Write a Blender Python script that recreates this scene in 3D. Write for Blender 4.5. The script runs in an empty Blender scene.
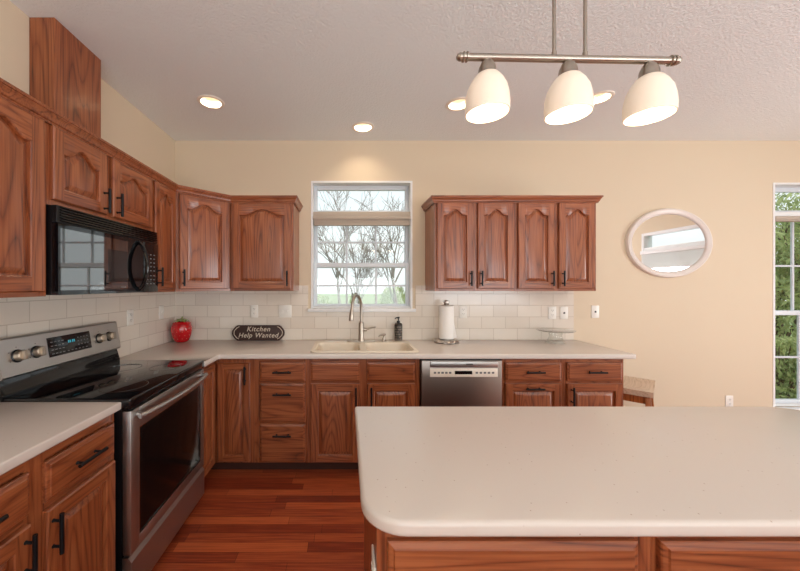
import bpy, bmesh, math, random
from mathutils import Vector, Matrix, Euler
random.seed(7)
PI = math.pi
SC = bpy.context.scene
COL = SC.collection

# ------------------------------------------------------------------ camera, world, light, exposure
cam_d = bpy.data.cameras.new('camera')
cam_d.sensor_width = 36.0
cam_d.lens = 332.0 / 800.0 * 36.0
cam_d.shift_x = (400 - 346) / 800.0
cam_d.clip_start = 0.02
cam_d.clip_end = 300
cam = bpy.data.objects.new('camera', cam_d)
COL.objects.link(cam)
cam.location = (0, 0, 1.42)
cam.rotation_euler = (PI / 2, 0, 0)
SC.camera = cam

SC.view_settings.view_transform = 'Standard'
SC.view_settings.look = 'None'
SC.view_settings.gamma = 1
SC.view_settings.use_curve_mapping = False
SC.view_settings.exposure = -0.14
SC.cycles.use_denoising = True
SC.cycles.denoising_prefilter = 'ACCURATE'
SC.render.filter_size = 0.9
SC.cycles.max_bounces = 10
SC.cycles.diffuse_bounces = 5
SC.cycles.glossy_bounces = 5
SC.cycles.transparent_max_bounces = 16
SC.cycles.sample_clamp_indirect = 6
SC.cycles.caustics_reflective = False
SC.cycles.caustics_refractive = False

world = bpy.data.worlds.new('sky')
SC.world = world
world.use_nodes = True
wn = world.node_tree
wbg = wn.nodes['Background']
wtc = wn.nodes.new('ShaderNodeTexCoord')
wsep = wn.nodes.new('ShaderNodeSeparateXYZ')
wramp = wn.nodes.new('ShaderNodeValToRGB')
wramp.color_ramp.elements[0].position = 0.0
wramp.color_ramp.elements[0].color = (0.92, 0.95, 0.97, 1)
wramp.color_ramp.elements[1].position = 0.7
wramp.color_ramp.elements[1].color = (0.86, 0.93, 1.0, 1)
wn.links.new(wtc.outputs['Generated'], wsep.inputs[0])
wn.links.new(wsep.outputs['Z'], wramp.inputs[0])
wn.links.new(wramp.outputs[0], wbg.inputs['Color'])
wbg.inputs['Strength'].default_value = 1.3

XL, XR = -1.597, 5.5
YB, YR = 3.10, -3.2
H = 2.773


def area_light(name, loc, rot, sx, sy, power, color, shape='RECTANGLE', spread=PI):
    d = bpy.data.lights.new(name, 'AREA')
    d.shape = shape
    d.size = sx
    d.size_y = sy
    d.energy = power
    d.color = color
    d.spread = spread
    o = bpy.data.objects.new(name, d)
    o.location = loc
    o.rotation_euler = rot
    COL.objects.link(o)
    return o


# rear pair: added fill lamps aimed at the ceiling; last one: right-window daylight
area_light('fill_rear_left', (0.3, YR + 0.78, 1.30), (PI / 2 + 1.2, 0, 0), 2.2, 1.9, 112, (0.93, 0.97, 1.0))
area_light('fill_rear_right', (3.3, YR + 0.78, 1.30), (PI / 2 + 1.2, 0, 0), 2.2, 1.9, 112, (0.93, 0.97, 1.0))
area_light('daylight_right', (XR - 0.1, 0.75, 1.02), (0, PI / 2, 0), 1.4, 1.40, 75, (0.95, 0.98, 1.0))
WARM = (1.0, 0.82, 0.60)
sun_d = bpy.data.lights.new('sun', 'SUN')
sun_d.energy = 2.2
sun_d.angle = math.radians(1.5)
sun_d.color = (1.0, 0.96, 0.9)
sun = bpy.data.objects.new('sun', sun_d)
COL.objects.link(sun)
sun.rotation_euler = Vector((-0.52, 0.5, -0.7)).to_track_quat('-Z', 'Y').to_euler()   # high sun from behind and to the right of the house
CAN_POWER = 2.4

# ------------------------------------------------------------------ materials


def srgb(r, g, b):
    f = lambda c: (c / 255 / 12.92) if c / 255 <= 0.04045 else ((c / 255 + 0.055) / 1.055) ** 2.4
    return (f(r), f(g), f(b), 1)


def mat(name, color, rough=0.5, metal=0.0, bump=None, emit=None, spec=0.5, coat=0.0, var=None, trans=0.0, aniso=None):
    m = bpy.data.materials.new(name)
    m.use_nodes = True
    nt = m.node_tree
    p = nt.nodes['Principled BSDF']
    p.inputs['Base Color'].default_value = color
    p.inputs['Roughness'].default_value = rough
    p.inputs['Metallic'].default_value = metal
    p.inputs['Specular IOR Level'].default_value = spec
    p.inputs['Coat Weight'].default_value = coat
    p.inputs['Coat Roughness'].default_value = 0.1
    if emit:
        p.inputs['Emission Color'].default_value = emit[0]
        p.inputs['Emission Strength'].default_value = emit[1]
    tc = nt.nodes.new('ShaderNodeTexCoord')
    if bump:
        sc, st, dist = bump
        n = nt.nodes.new('ShaderNodeTexNoise')
        n.inputs['Scale'].default_value = sc
        n.inputs['Detail'].default_value = 3
        b = nt.nodes.new('ShaderNodeBump')
        b.inputs['Strength'].default_value = st
        b.inputs['Distance'].default_value = dist
        nt.links.new(tc.outputs['Object'], n.inputs['Vector'])
        nt.links.new(n.outputs['Fac'], b.inputs['Height'])
        nt.links.new(b.outputs[0], p.inputs['Normal'])
    if var:
        sc, amt = var
        n = nt.nodes.new('ShaderNodeTexNoise')
        n.inputs['Scale'].default_value = sc
        n.inputs['Detail'].default_value = 4
        mp = nt.nodes.new('ShaderNodeMapRange')
        mp.inputs[3].default_value = 1 - amt
        mp.inputs[4].default_value = 1 + amt
        mx = nt.nodes.new('ShaderNodeVectorMath')
        mx.operation = 'SCALE'
        mx.inputs[0].default_value = color[:3]
        nt.links.new(tc.outputs['Object'], n.inputs['Vector'])
        nt.links.new(n.outputs['Fac'], mp.inputs[0])
        nt.links.new(mp.outputs[0], mx.inputs['Scale'])
        nt.links.new(mx.outputs[0], p.inputs['Base Color'])
    return m


def oak(name, axis, dark, mid, light, rough=0.32):
    """oak with cathedral grain running along the given local axis"""
    m = bpy.data.materials.new(name)
    m.use_nodes = True
    nt = m.node_tree
    L = nt.links.new
    p = nt.nodes['Principled BSDF']
    tc = nt.nodes.new('ShaderNodeTexCoord')
    oi = nt.nodes.new('ShaderNodeObjectInfo')
    mul = nt.nodes.new('ShaderNodeMath'); mul.operation = 'MULTIPLY'; mul.inputs[1].default_value = 37.0
    add = nt.nodes.new('ShaderNodeVectorMath'); add.operation = 'ADD'
    L(oi.outputs['Random'], mul.inputs[0])
    L(tc.outputs['Object'], add.inputs[0])
    L(mul.outputs[0], add.inputs[1])

    def stretched(across, along):
        v = [across] * 3
        v[axis] = along
        s = nt.nodes.new('ShaderNodeVectorMath'); s.operation = 'MULTIPLY'
        s.inputs[1].default_value = v
        L(add.outputs[0], s.inputs[0])
        return s

    n1 = nt.nodes.new('ShaderNodeTexNoise')
    n1.inputs['Scale'].default_value = 1.0
    n1.inputs['Detail'].default_value = 1.5
    n1.inputs['Distortion'].default_value = 0.0
    L(stretched(5.0, 0.42).outputs[0], n1.inputs['Vector'])
    m1 = nt.nodes.new('ShaderNodeMath'); m1.operation = 'MULTIPLY'; m1.inputs[1].default_value = 92.0
    s1 = nt.nodes.new('ShaderNodeMath'); s1.operation = 'SINE'
    L(n1.outputs['Fac'], m1.inputs[0]); L(m1.outputs[0], s1.inputs[0])
    ab = nt.nodes.new('ShaderNodeMath'); ab.operation = 'ABSOLUTE'
    L(s1.outputs[0], ab.inputs[0])
    r1 = nt.nodes.new('ShaderNodeMath'); r1.operation = 'POWER'; r1.inputs[1].default_value = 0.55
    L(ab.outputs[0], r1.inputs[0])
    n2 = nt.nodes.new('ShaderNodeTexNoise')
    n2.inputs['Scale'].default_value = 1.0
    n2.inputs['Detail'].default_value = 2
    L(stretched(120, 3.5).outputs[0], n2.inputs['Vector'])
    n3 = nt.nodes.new('ShaderNodeTexNoise')
    n3.inputs['Scale'].default_value = 1.0
    n3.inputs['Detail'].default_value = 2
    L(stretched(18, 1.2).outputs[0], n3.inputs['Vector'])
    a = nt.nodes.new('ShaderNodeMath'); a.operation = 'MULTIPLY'; a.inputs[1].default_value = 0.24
    L(r1.outputs[0], a.inputs[0])
    b = nt.nodes.new('ShaderNodeMath'); b.operation = 'MULTIPLY_ADD'; b.inputs[1].default_value = 0.55
    L(n2.outputs['Fac'], b.inputs[0]); L(a.outputs[0], b.inputs[2])
    c = nt.nodes.new('ShaderNodeMath'); c.operation = 'MULTIPLY_ADD'; c.inputs[1].default_value = 0.30
    L(n3.outputs['Fac'], c.inputs[0]); L(b.outputs[0], c.inputs[2])
    rp = nt.nodes.new('ShaderNodeValToRGB')
    e = rp.color_ramp.elements
    e[0].position = 0.30; e[0].color = dark
    e[1].position = 0.74; e[1].color = light
    k = e.new(0.52); k.color = mid
    L(c.outputs[0], rp.inputs[0])
    L(rp.outputs[0], p.inputs['Base Color'])
    p.inputs['Roughness'].default_value = rough
    p.inputs['Coat Weight'].default_value = 0.3
    p.inputs['Coat Roughness'].default_value = 0.2
    bp = nt.nodes.new('ShaderNodeBump')
    bp.inputs['Strength'].default_value = 0.12
    bp.inputs['Distance'].default_value = 0.002
    L(c.outputs[0], bp.inputs['Height'])
    L(bp.outputs[0], p.inputs['Normal'])
    return m


OD, OM, OL = srgb(56, 24, 11), srgb(126, 64, 35), srgb(158, 91, 54)
M = {}
M['oak_v'] = oak('oak_vertical_grain', 2, OD, OM, OL)
M['oak_h'] = oak('oak_horizontal_grain', 0, OD, OM, OL)
M['oak_y'] = oak('oak_depth_grain', 1, OD, OM, OL)
M['stool_top'] = oak('stool_seat_wood', 0, srgb(168, 138, 112), srgb(198, 172, 148), srgb(212, 188, 166), 0.45)
M['stool_leg'] = oak('stool_leg_wood', 2, srgb(110, 54, 18), srgb(160, 88, 36), srgb(185, 110, 55), 0.4)
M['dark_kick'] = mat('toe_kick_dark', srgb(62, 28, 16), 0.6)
M['wall'] = mat('cream_wall_paint', srgb(217, 200, 175), 0.85, bump=(160, 0.06, 0.002))
M['ceil'] = mat('knockdown_ceiling_paint', srgb(236, 241, 241), 0.95, bump=(85, 0.7, 0.006))
M['white'] = mat('white_trim_paint', srgb(232, 232, 232), 0.45)
M['vinyl'] = mat('white_window_vinyl', srgb(214, 220, 226), 0.4)
M['plate'] = mat('white_switch_plastic', srgb(232, 228, 220), 0.35)
M['slot'] = mat('dark_slot', srgb(60, 55, 50), 0.6)
M['black'] = mat('black_enamel', (0.006, 0.006, 0.007, 1), 0.28)
M['blackmat'] = mat('black_iron_pull', (0.005, 0.005, 0.006, 1), 0.45, spec=0.25)
M['gloss'] = mat('black_glass', (0.004, 0.004, 0.005, 1), 0.04, spec=0.5)
M['mwglass'] = mat('coated_microwave_glass', (0.006, 0.008, 0.009, 1), 0.03, spec=1.0)
M['mwglass'].node_tree.nodes['Principled BSDF'].inputs['IOR'].default_value = 2.0
M['ovenglass'] = mat('oven_window_glass', (0.008, 0.004, 0.0035, 1), 0.12, spec=0.1)
M['mwscreen'] = mat('microwave_window_screen', (0.028, 0.026, 0.026, 1), 0.06, spec=0.6)
M['steel'] = mat('brushed_stainless', srgb(184, 182, 180), 0.36, 1.0, var=(6, 0.04))
M['dwsteel'] = mat('dishwasher_stainless', srgb(148, 138, 132), 0.34, 1.0, var=(6, 0.04))
M['nickel'] = mat('brushed_nickel', srgb(172, 162, 150), 0.3, 1.0)
M['chrome'] = mat('polished_steel', srgb(215, 212, 208), 0.14, 1.0)
M['pewter'] = mat('pewter', srgb(196, 188, 180), 0.34, 1.0, bump=(90, 0.5, 0.004))
M['bronze'] = mat('knob_bronze', srgb(196, 180, 162), 0.42, 1.0)
M['sink'] = mat('biscuit_sink_enamel', srgb(222, 209, 190), 0.22)
M['towel'] = mat('paper_towel', srgb(240, 236, 230), 0.9, bump=(220, 0.2, 0.002))
M['red'] = mat('red_ceramic', srgb(190, 18, 26), 0.12, coat=0.5)
M['seed'] = mat('pale_seed_glaze', srgb(225, 150, 120), 0.3)
M['leafgreen'] = mat('glazed_leaf_green', srgb(150, 160, 95), 0.35)
M['signwood'] = mat('dark_brown_sign_board', srgb(58, 34, 26), 0.6, var=(20, 0.25))
M['signpaint'] = mat('cream_sign_paint', srgb(205, 190, 172), 0.7)
M['bottle'] = mat('dark_patterned_bottle', srgb(38, 32, 28), 0.3)
M['bottlemark'] = mat('grey_bottle_squares', srgb(150, 138, 122), 0.4)
M['mirrorframe'] = mat('champagne_mirror_frame', srgb(226, 216, 208), 0.32, 0.0)
M['mirror'] = mat('mirror_glass', (0.94, 0.94, 0.94, 1), 0.0, 1.0)
M['shade_fabric'] = mat('beige_cellular_shade', srgb(186, 173, 158), 0.9)
M['white_shade'] = mat('white_roller_shade', srgb(240, 240, 238), 0.9)
_nt = M['white_shade'].node_tree
_tr = _nt.nodes.new('ShaderNodeBsdfTranslucent'); _tr.inputs[0].default_value = srgb(240, 240, 238)
_mx = _nt.nodes.new('ShaderNodeMixShader'); _mx.inputs[0].default_value = 0.6
_nt.links.new(_nt.nodes['Principled BSDF'].outputs[0], _mx.inputs[1]); _nt.links.new(_tr.outputs[0], _mx.inputs[2])
_nt.links.new(_mx.outputs[0], _nt.nodes['Material Output'].inputs[0])
M['display'] = mat('black_display', (0.006, 0.006, 0.008, 1), 0.1)
M['mark'] = mat('grey_panel_print', srgb(118, 118, 118), 0.5)
M['cyan'] = mat('cyan_clock_digits', (0.02, 0.2, 0.25, 1), 0.4, emit=((0.1, 0.75, 0.95, 1), 0.35))
M['bark'] = mat('grey_brown_bark', srgb(132, 122, 114), 0.9, var=(8, 0.25))
M['darkbark'] = mat('dark_bark', srgb(84, 74, 62), 0.9, var=(8, 0.3))
M['grass'] = mat('lawn_grass', srgb(132, 148, 100), 0.95, var=(3, 0.35))
M['siding'] = mat('pale_house_siding', srgb(206, 196, 184), 0.8)
M['roof'] = mat('grey_shingle_roof', srgb(120, 112, 108), 0.9)
M['canwhite'] = mat('white_can_baffle', srgb(245, 236, 222), 0.4)
M['bulb'] = mat('lamp_lens', (1, 0.9, 0.75, 1), 0.4, emit=((1.0, 0.86, 0.66, 1), 1.3))
M['shade_glass'] = mat('frosted_lamp_glass', srgb(228, 212, 194), 0.35, emit=((1.0, 0.84, 0.66, 1), 0.22))
M['shade_inner'] = mat('lit_lamp_glass_inside', srgb(250, 240, 225), 0.5, emit=((1.0, 0.9, 0.72, 1), 0.5))
M['burner'] = mat('burner_ring_print', (0.0055, 0.0055, 0.0065, 1), 0.06)


def leafy(name, c1, c2):
    m = bpy.data.materials.new(name)
    m.use_nodes = True
    nt = m.node_tree
    p = nt.nodes['Principled BSDF']
    tc = nt.nodes.new('ShaderNodeTexCoord')
    n = nt.nodes.new('ShaderNodeTexNoise'); n.inputs['Scale'].default_value = 2.2; n.inputs['Detail'].default_value = 6
    r = nt.nodes.new('ShaderNodeValToRGB')
    r.color_ramp.elements[0].position = 0.35; r.color_ramp.elements[0].color = c1
    r.color_ramp.elements[1].position = 0.65; r.color_ramp.elements[1].color = c2
    nt.links.new(tc.outputs['Object'], n.inputs[0])
    nt.links.new(n.outputs['Fac'], r.inputs[0])
    nt.links.new(r.outputs[0], p.inputs['Base Color'])
    p.inputs['Roughness'].default_value = 0.6
    tr = nt.nodes.new('ShaderNodeBsdfTranslucent')
    nt.links.new(r.outputs[0], tr.inputs[0])
    mx = nt.nodes.new('ShaderNodeMixShader'); mx.inputs[0].default_value = 0.5
    nt.links.new(p.outputs[0], mx.inputs[1]); nt.links.new(tr.outputs[0], mx.inputs[2])
    nt.links.new(mx.outputs[0], nt.nodes['Material Output'].inputs[0])
    return m


M['leaf'] = leafy('green_leaves', srgb(108, 130, 78), srgb(196, 206, 144))
M['leaf2'] = leafy('bright_green_leaves', srgb(122, 148, 90), srgb(208, 216, 164))


def glass_mat(name, tint, gloss):
    m = bpy.data.materials.new(name)
    m.use_nodes = True
    nt = m.node_tree
    nt.nodes.remove(nt.nodes['Principled BSDF'])
    t = nt.nodes.new('ShaderNodeBsdfTransparent'); t.inputs[0].default_value = tint
    g = nt.nodes.new('ShaderNodeBsdfGlossy'); g.inputs['Roughness'].default_value = 0.02
    lw = nt.nodes.new('ShaderNodeLayerWeight'); lw.inputs[0].default_value = 0.5
    pw = nt.nodes.new('ShaderNodeMath'); pw.operation = 'POWER'; pw.inputs[1].default_value = 5
    f = nt.nodes.new('ShaderNodeMath'); f.operation = 'MULTIPLY_ADD'; f.inputs[1].default_value = 0.96; f.inputs[2].default_value = 0.04
    nt.links.new(lw.outputs['Facing'], pw.inputs[0]); nt.links.new(pw.outputs[0], f.inputs[0])
    ml = nt.nodes.new('ShaderNodeMath'); ml.operation = 'MULTIPLY'; ml.inputs[1].default_value = gloss
    x = nt.nodes.new('ShaderNodeMixShader')
    nt.links.new(f.outputs[0], ml.inputs[0])
    nt.links.new(ml.outputs[0], x.inputs[0])
    nt.links.new(t.outputs[0], x.inputs[1]); nt.links.new(g.outputs[0], x.inputs[2])
    nt.links.new(x.outputs[0], nt.nodes['Material Output'].inputs[0])
    return m


M['pane'] = glass_mat('window_pane_glass', (0.97, 0.99, 0.98, 1), 0.8)
M['clearglass'] = glass_mat('clear_pressed_glass', (0.93, 0.94, 0.93, 1), 1.6)


def tile_mat(name, ax, off):
    """glossy white subway tile; ax = horizontal axis (0 x, 1 y)"""
    m = bpy.data.materials.new(name)
    m.use_nodes = True
    nt = m.node_tree
    L = nt.links.new
    p = nt.nodes['Principled BSDF']
    tc = nt.nodes.new('ShaderNodeTexCoord')
    sp = nt.nodes.new('ShaderNodeSeparateXYZ')
    cb = nt.nodes.new('ShaderNodeCombineXYZ')
    L(tc.outputs['Object'], sp.inputs[0])
    ad = nt.nodes.new('ShaderNodeMath'); ad.inputs[1].default_value = off
    L(sp.outputs[ax], ad.inputs[0])
    az = nt.nodes.new('ShaderNodeMath'); az.inputs[1].default_value = -0.914
    L(sp.outputs[2], az.inputs[0])
    L(ad.outputs[0], cb.inputs[0]); L(az.outputs[0], cb.inputs[1])
    br = nt.nodes.new('ShaderNodeTexBrick')
    br.inputs['Scale'].default_value = 1
    br.inputs['Brick Width'].default_value = 0.222
    br.inputs['Row Height'].default_value = 0.107
    br.inputs['Mortar Size'].default_value = 0.0022
    br.inputs['Mortar Smooth'].default_value = 0.3
    br.inputs['Color1'].default_value = srgb(226, 216, 203)
    br.inputs['Color2'].default_value = srgb(218, 207, 194)
    br.inputs['Mortar'].default_value = srgb(192, 178, 163)
    L(cb.outputs[0], br.inputs['Vector'])
    L(br.outputs['Color'], p.inputs['Base Color'])
    p.inputs['Roughness'].default_value = 0.14
    inv = nt.nodes.new('ShaderNodeMath'); inv.operation = 'SUBTRACT'; inv.inputs[0].default_value = 1
    L(br.outputs['Fac'], inv.inputs[1])
    ns = nt.nodes.new('ShaderNodeTexNoise'); ns.inputs['Scale'].default_value = 9
    L(tc.outputs['Object'], ns.inputs[0])
    am = nt.nodes.new('ShaderNodeMath'); am.operation = 'MULTIPLY_ADD'; am.inputs[1].default_value = 0.35
    L(ns.outputs['Fac'], am.inputs[0]); L(inv.outputs[0], am.inputs[2])
    bp = nt.nodes.new('ShaderNodeBump'); bp.inputs['Strength'].default_value = 0.4; bp.inputs['Distance'].default_value = 0.002
    L(am.outputs[0], bp.inputs['Height'])
    L(bp.outputs[0], p.inputs['Normal'])
    return m


M['tile_x'] = tile_mat('white_subway_tile', 0, 0.07)
M['tile_y'] = tile_mat('white_subway_tile_side', 1, 0.11)


def floor_mat():
    m = bpy.data.materials.new('cherry_plank_floor')
    m.use_nodes = True
    nt = m.node_tree
    L = nt.links.new
    p = nt.nodes['Principled BSDF']
    tc = nt.nodes.new('ShaderNodeTexCoord')
    br = nt.nodes.new('ShaderNodeTexBrick')
    br.offset = 0.0
    br.inputs['Scale'].default_value = 1
    br.inputs['Brick Width'].default_value = 0.72
    br.inputs['Row Height'].default_value = 0.068
    br.inputs['Mortar Size'].default_value = 0.0009
    br.inputs['Color1'].default_value = (0, 0, 0, 1)
    br.inputs['Color2'].default_value = (1, 1, 1, 1)
    br.inputs['Mortar'].default_value = (0.0, 0.0, 0.0, 1)
    so = nt.nodes.new('ShaderNodeSeparateXYZ'); L(tc.outputs['Object'], so.inputs[0])
    dv = nt.nodes.new('ShaderNodeMath'); dv.operation = 'DIVIDE'; dv.inputs[1].default_value = 0.068
    fl = nt.nodes.new('ShaderNodeMath'); fl.operation = 'FLOOR'
    wh = nt.nodes.new('ShaderNodeTexWhiteNoise'); wh.noise_dimensions = '1D'
    L(so.outputs[1], dv.inputs[0]); L(dv.outputs[0], fl.inputs[0]); L(fl.outputs[0], wh.inputs['W'])
    sh = nt.nodes.new('ShaderNodeMath'); sh.operation = 'MULTIPLY_ADD'; sh.inputs[1].default_value = 0.72
    L(wh.outputs['Value'], sh.inputs[0]); L(so.outputs[0], sh.inputs[2])
    cx_n = nt.nodes.new('ShaderNodeCombineXYZ')
    L(sh.outputs[0], cx_n.inputs[0]); L(so.outputs[1], cx_n.inputs[1])
    L(cx_n.outputs[0], br.inputs['Vector'])
    sp = nt.nodes.new('ShaderNodeSeparateColor')
    L(br.outputs['Color'], sp.inputs[0])
    st = nt.nodes.new('ShaderNodeVectorMath'); st.operation = 'MULTIPLY'; st.inputs[1].default_value = (4, 95, 1)
    L(tc.outputs['Object'], st.inputs[0])
    n = nt.nodes.new('ShaderNodeTexNoise'); n.inputs['Scale'].default_value = 1; n.inputs['Detail'].default_value = 4
    L(st.outputs[0], n.inputs[0])
    a = nt.nodes.new('ShaderNodeMath'); a.operation = 'MULTIPLY'; a.inputs[1].default_value = 0.45
    L(sp.outputs[0], a.inputs[0])
    b = nt.nodes.new('ShaderNodeMath'); b.operation = 'MULTIPLY_ADD'; b.inputs[1].default_value = 0.75
    L(n.outputs['Fac'], b.inputs[0]); L(a.outputs[0], b.inputs[2])
    rp = nt.nodes.new('ShaderNodeValToRGB')
    e = rp.color_ramp.elements
    e[0].position = 0.12; e[0].color = srgb(78, 30, 18)
    e[1].position = 0.85; e[1].color = srgb(186, 92, 52)
    k = e.new(0.5); k.color = srgb(132, 53, 31)
    L(b.outputs[0], rp.inputs[0])
    mx = nt.nodes.new('ShaderNodeMix'); mx.data_type = 'RGBA'
    L(br.outputs['Fac'], mx.inputs[0])
    L(rp.outputs[0], mx.inputs[6]); mx.inputs[7].default_value = srgb(40, 14, 8)
    L(mx.outputs[2], p.inputs['Base Color'])
    p.inputs['Roughness'].default_value = 0.3
    p.inputs['Specular IOR Level'].default_value = 0.4
    return m


M['floor'] = floor_mat()


def counter_mat():
    m = bpy.data.materials.new('speckled_solid_surface')
    m.use_nodes = True
    nt = m.node_tree
    L = nt.links.new
    p = nt.nodes['Principled BSDF']
    tc = nt.nodes.new('ShaderNodeTexCoord')
    v = nt.nodes.new('ShaderNodeTexVoronoi'); v.inputs['Scale'].default_value = 60
    L(tc.outputs['Object'], v.inputs['Vector'])
    r = nt.nodes.new('ShaderNodeValToRGB')
    r.color_ramp.elements[0].position = 0.09; r.color_ramp.elements[0].color = (1, 1, 1, 1)
    r.color_ramp.elements[1].position = 0.13; r.color_ramp.elements[1].color = (0, 0, 0, 1)
    L(v.outputs['Distance'], r.inputs[0])
    sc = nt.nodes.new('ShaderNodeSeparateColor')
    L(v.outputs['Color'], sc.inputs[0])
    gt = nt.nodes.new('ShaderNodeMath'); gt.operation = 'GREATER_THAN'; gt.inputs[1].default_value = 0.8
    L(sc.outputs[0], gt.inputs[0])
    ml = nt.nodes.new('ShaderNodeMath'); ml.operation = 'MULTIPLY'
    L(gt.outputs[0], ml.inputs[0]); L(r.outputs[0], ml.inputs[1])
    ml2 = nt.nodes.new('ShaderNodeMath'); ml2.operation = 'MULTIPLY'; ml2.inputs[1].default_value = 0.6
    L(ml.outputs[0], ml2.inputs[0])
    mx = nt.nodes.new('ShaderNodeMix'); mx.data_type = 'RGBA'
    mx.inputs[6].default_value = srgb(207, 196, 187); mx.inputs[7].default_value = srgb(150, 120, 100)
    L(ml2.outputs[0], mx.inputs[0])
    L(mx.outputs[2], p.inputs['Base Color'])
    p.inputs['Roughness'].default_value = 0.26
    return m


M['counter'] = counter_mat()

# ------------------------------------------------------------------ mesh helpers


def add_box(bm, x0, y0, z0, x1, y1, z1, mi=0, bev=0.0, seg=2):
    t = bmesh.new()
    vs = [t.verts.new(c) for c in ((x0, y0, z0), (x1, y0, z0), (x1, y1, z0), (x0, y1, z0),
                                   (x0, y0, z1), (x1, y0, z1), (x1, y1, z1), (x0, y1, z1))]
    for f in ((3, 2, 1, 0), (4, 5, 6, 7), (0, 1, 5, 4), (1, 2, 6, 5), (2, 3, 7, 6), (3, 0, 4, 7)):
        t.faces.new([vs[i] for i in f])
    if bev > 0:
        bmesh.ops.bevel(t, geom=list(t.edges), offset=bev, segments=seg, affect='EDGES', profile=0.5)
    merge(bm, t, mi)


def merge(bm, t, mi=None, mtx=None):
    if mtx is not None:
        t.transform(mtx)
    vm = {}
    for v in t.verts:
        vm[v] = bm.verts.new(v.co)
    for f in t.faces:
        nf = bm.faces.new([vm[v] for v in f.verts])
        nf.material_index = f.material_index if mi is None else mi
    t.free()


def add_tube(bm, pts, rad, n=10, mi=0, caps=True):
    pts = [Vector(p) for p in pts]
    if not hasattr(rad, '__len__'):
        rad = [rad] * len(pts)
    rings = []
    d0 = (pts[1] - pts[0]).normalized()
    up = Vector((0, 0, 1)) if abs(d0.z) < 0.9 else Vector((1, 0, 0))
    u = d0.cross(up).normalized()
    for i, p in enumerate(pts):
        if i == 0:
            d = pts[1] - pts[0]
        elif i == len(pts) - 1:
            d = pts[-1] - pts[-2]
        else:
            d = (pts[i + 1] - p).normalized() + (p - pts[i - 1]).normalized()
        d.normalize()
        u = (u - d * u.dot(d)).normalized()
        w = d.cross(u)
        rings.append([bm.verts.new(p + (u * math.cos(2 * PI * k / n) + w * math.sin(2 * PI * k / n)) * rad[i]) for k in range(n)])
    for a, b in zip(rings, rings[1:]):
        for k in range(n):
            f = bm.faces.new((a[k], a[(k + 1) % n], b[(k + 1) % n], b[k]))
            f.material_index = mi
    if caps:
        f = bm.faces.new(list(reversed(rings[0]))); f.material_index = mi
        f = bm.faces.new(rings[-1]); f.material_index = mi


def add_lathe(bm, prof, c=(0, 0, 0), n=32, mi=0, sx=1.0, sy=1.0, mtx=None):
    """prof: list of (r, z); r=0 makes a pole"""
    t = bmesh.new()
    rings = []
    for r, z in prof:
        if r <= 1e-6:
            rings.append([t.verts.new((0, 0, z))])
        else:
            rings.append([t.verts.new((r * sx * math.cos(2 * PI * k / n), r * sy * math.sin(2 * PI * k / n), z)) for k in range(n)])
    for a, b in zip(rings, rings[1:]):
        if len(a) == 1 and len(b) == 1:
            continue
        for k in range(n):
            k2 = (k + 1) % n
            if len(a) == 1:
                t.faces.new((a[0], b[k2], b[k]))
            elif len(b) == 1:
                t.faces.new((a[k], a[k2], b[0]))
            else:
                t.faces.new((a[k], a[k2], b[k2], b[k]))
    m4 = Matrix.Translation(c)
    if mtx is not None:
        m4 = m4 @ mtx
    merge(bm, t, mi, m4)


def add_prism(bm, poly, z0, z1, mi=0, bev=0.0, seg=3, vert_bev=False):
    t = bmesh.new()
    a = [t.verts.new((x, y, z0)) for x, y in poly]
    b = [t.verts.new((x, y, z1)) for x, y in poly]
    n = len(poly)
    t.faces.new(list(reversed(a)))
    t.faces.new(b)
    for i in range(n):
        t.faces.new((a[i], a[(i + 1) % n], b[(i + 1) % n], b[i]))
    bmesh.ops.recalc_face_normals(t, faces=t.faces)
    if bev > 0:
        ed = [e for e in t.edges if abs(e.verts[0].co.z - e.verts[1].co.z) < 1e-6]
        bmesh.ops.bevel(t, geom=ed, offset=bev, segments=seg, affect='EDGES', profile=0.5)
    merge(bm, t, mi)


def world_mtx(o):
    m = o.matrix_basis.copy()
    p = o.parent
    while p is not None:
        m = p.matrix_basis @ m
        p = p.parent
    return m


def obj(name, bm, mats, parent=None, local=False, smooth=30, fix=True):
    """link a bmesh as one object. Unless local, the bmesh is in world space."""
    if parent is not None and not local:
        bm.transform(world_mtx(parent).inverted())
    if fix:
        bmesh.ops.recalc_face_normals(bm, faces=bm.faces)
    me = bpy.data.meshes.new(name)
    bm.to_mesh(me)
    bm.free()
    if not isinstance(mats, (list, tuple)):
        mats = [mats]
    for m in mats:
        me.materials.append(M[m] if isinstance(m, str) else m)
    if smooth:
        for p in me.polygons:
            p.use_smooth = True
        me.set_sharp_from_angle(angle=math.radians(smooth))
    o = bpy.data.objects.new(name, me)
    COL.objects.link(o)
    if parent is not None:
        o.parent = parent
    return o


def tag(o, label, cat, group=None):
    o['label'] = label
    o['category'] = cat
    if group:
        o['group'] = group
    return o


def thing(name, label, cat, loc, rotz=0.0, group=None):
    o = bpy.data.objects.new(name, None)
    o.empty_display_size = 0.1
    COL.objects.link(o)
    o.location = loc
    o.rotation_euler = (0, 0, rotz)
    return tag(o, label, cat, group)


def structure(o):
    o['kind'] = 'structure'
    return o


def dup(root, loc, label, rotz=None, group=None):
    r = root.copy()
    COL.objects.link(r)
    r.location = loc
    if rotz is not None:
        r.rotation_euler = (0, 0, rotz)
    r['label'] = label
    if group:
        r['group'] = group
    for ch in list(root.children):
        c = ch.copy(); COL.objects.link(c); c.parent = r
        for g in list(ch.children):
            d = g.copy(); COL.objects.link(d); d.parent = c
    return r


# ------------------------------------------------------------------ room shell
T = 0.15


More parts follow.
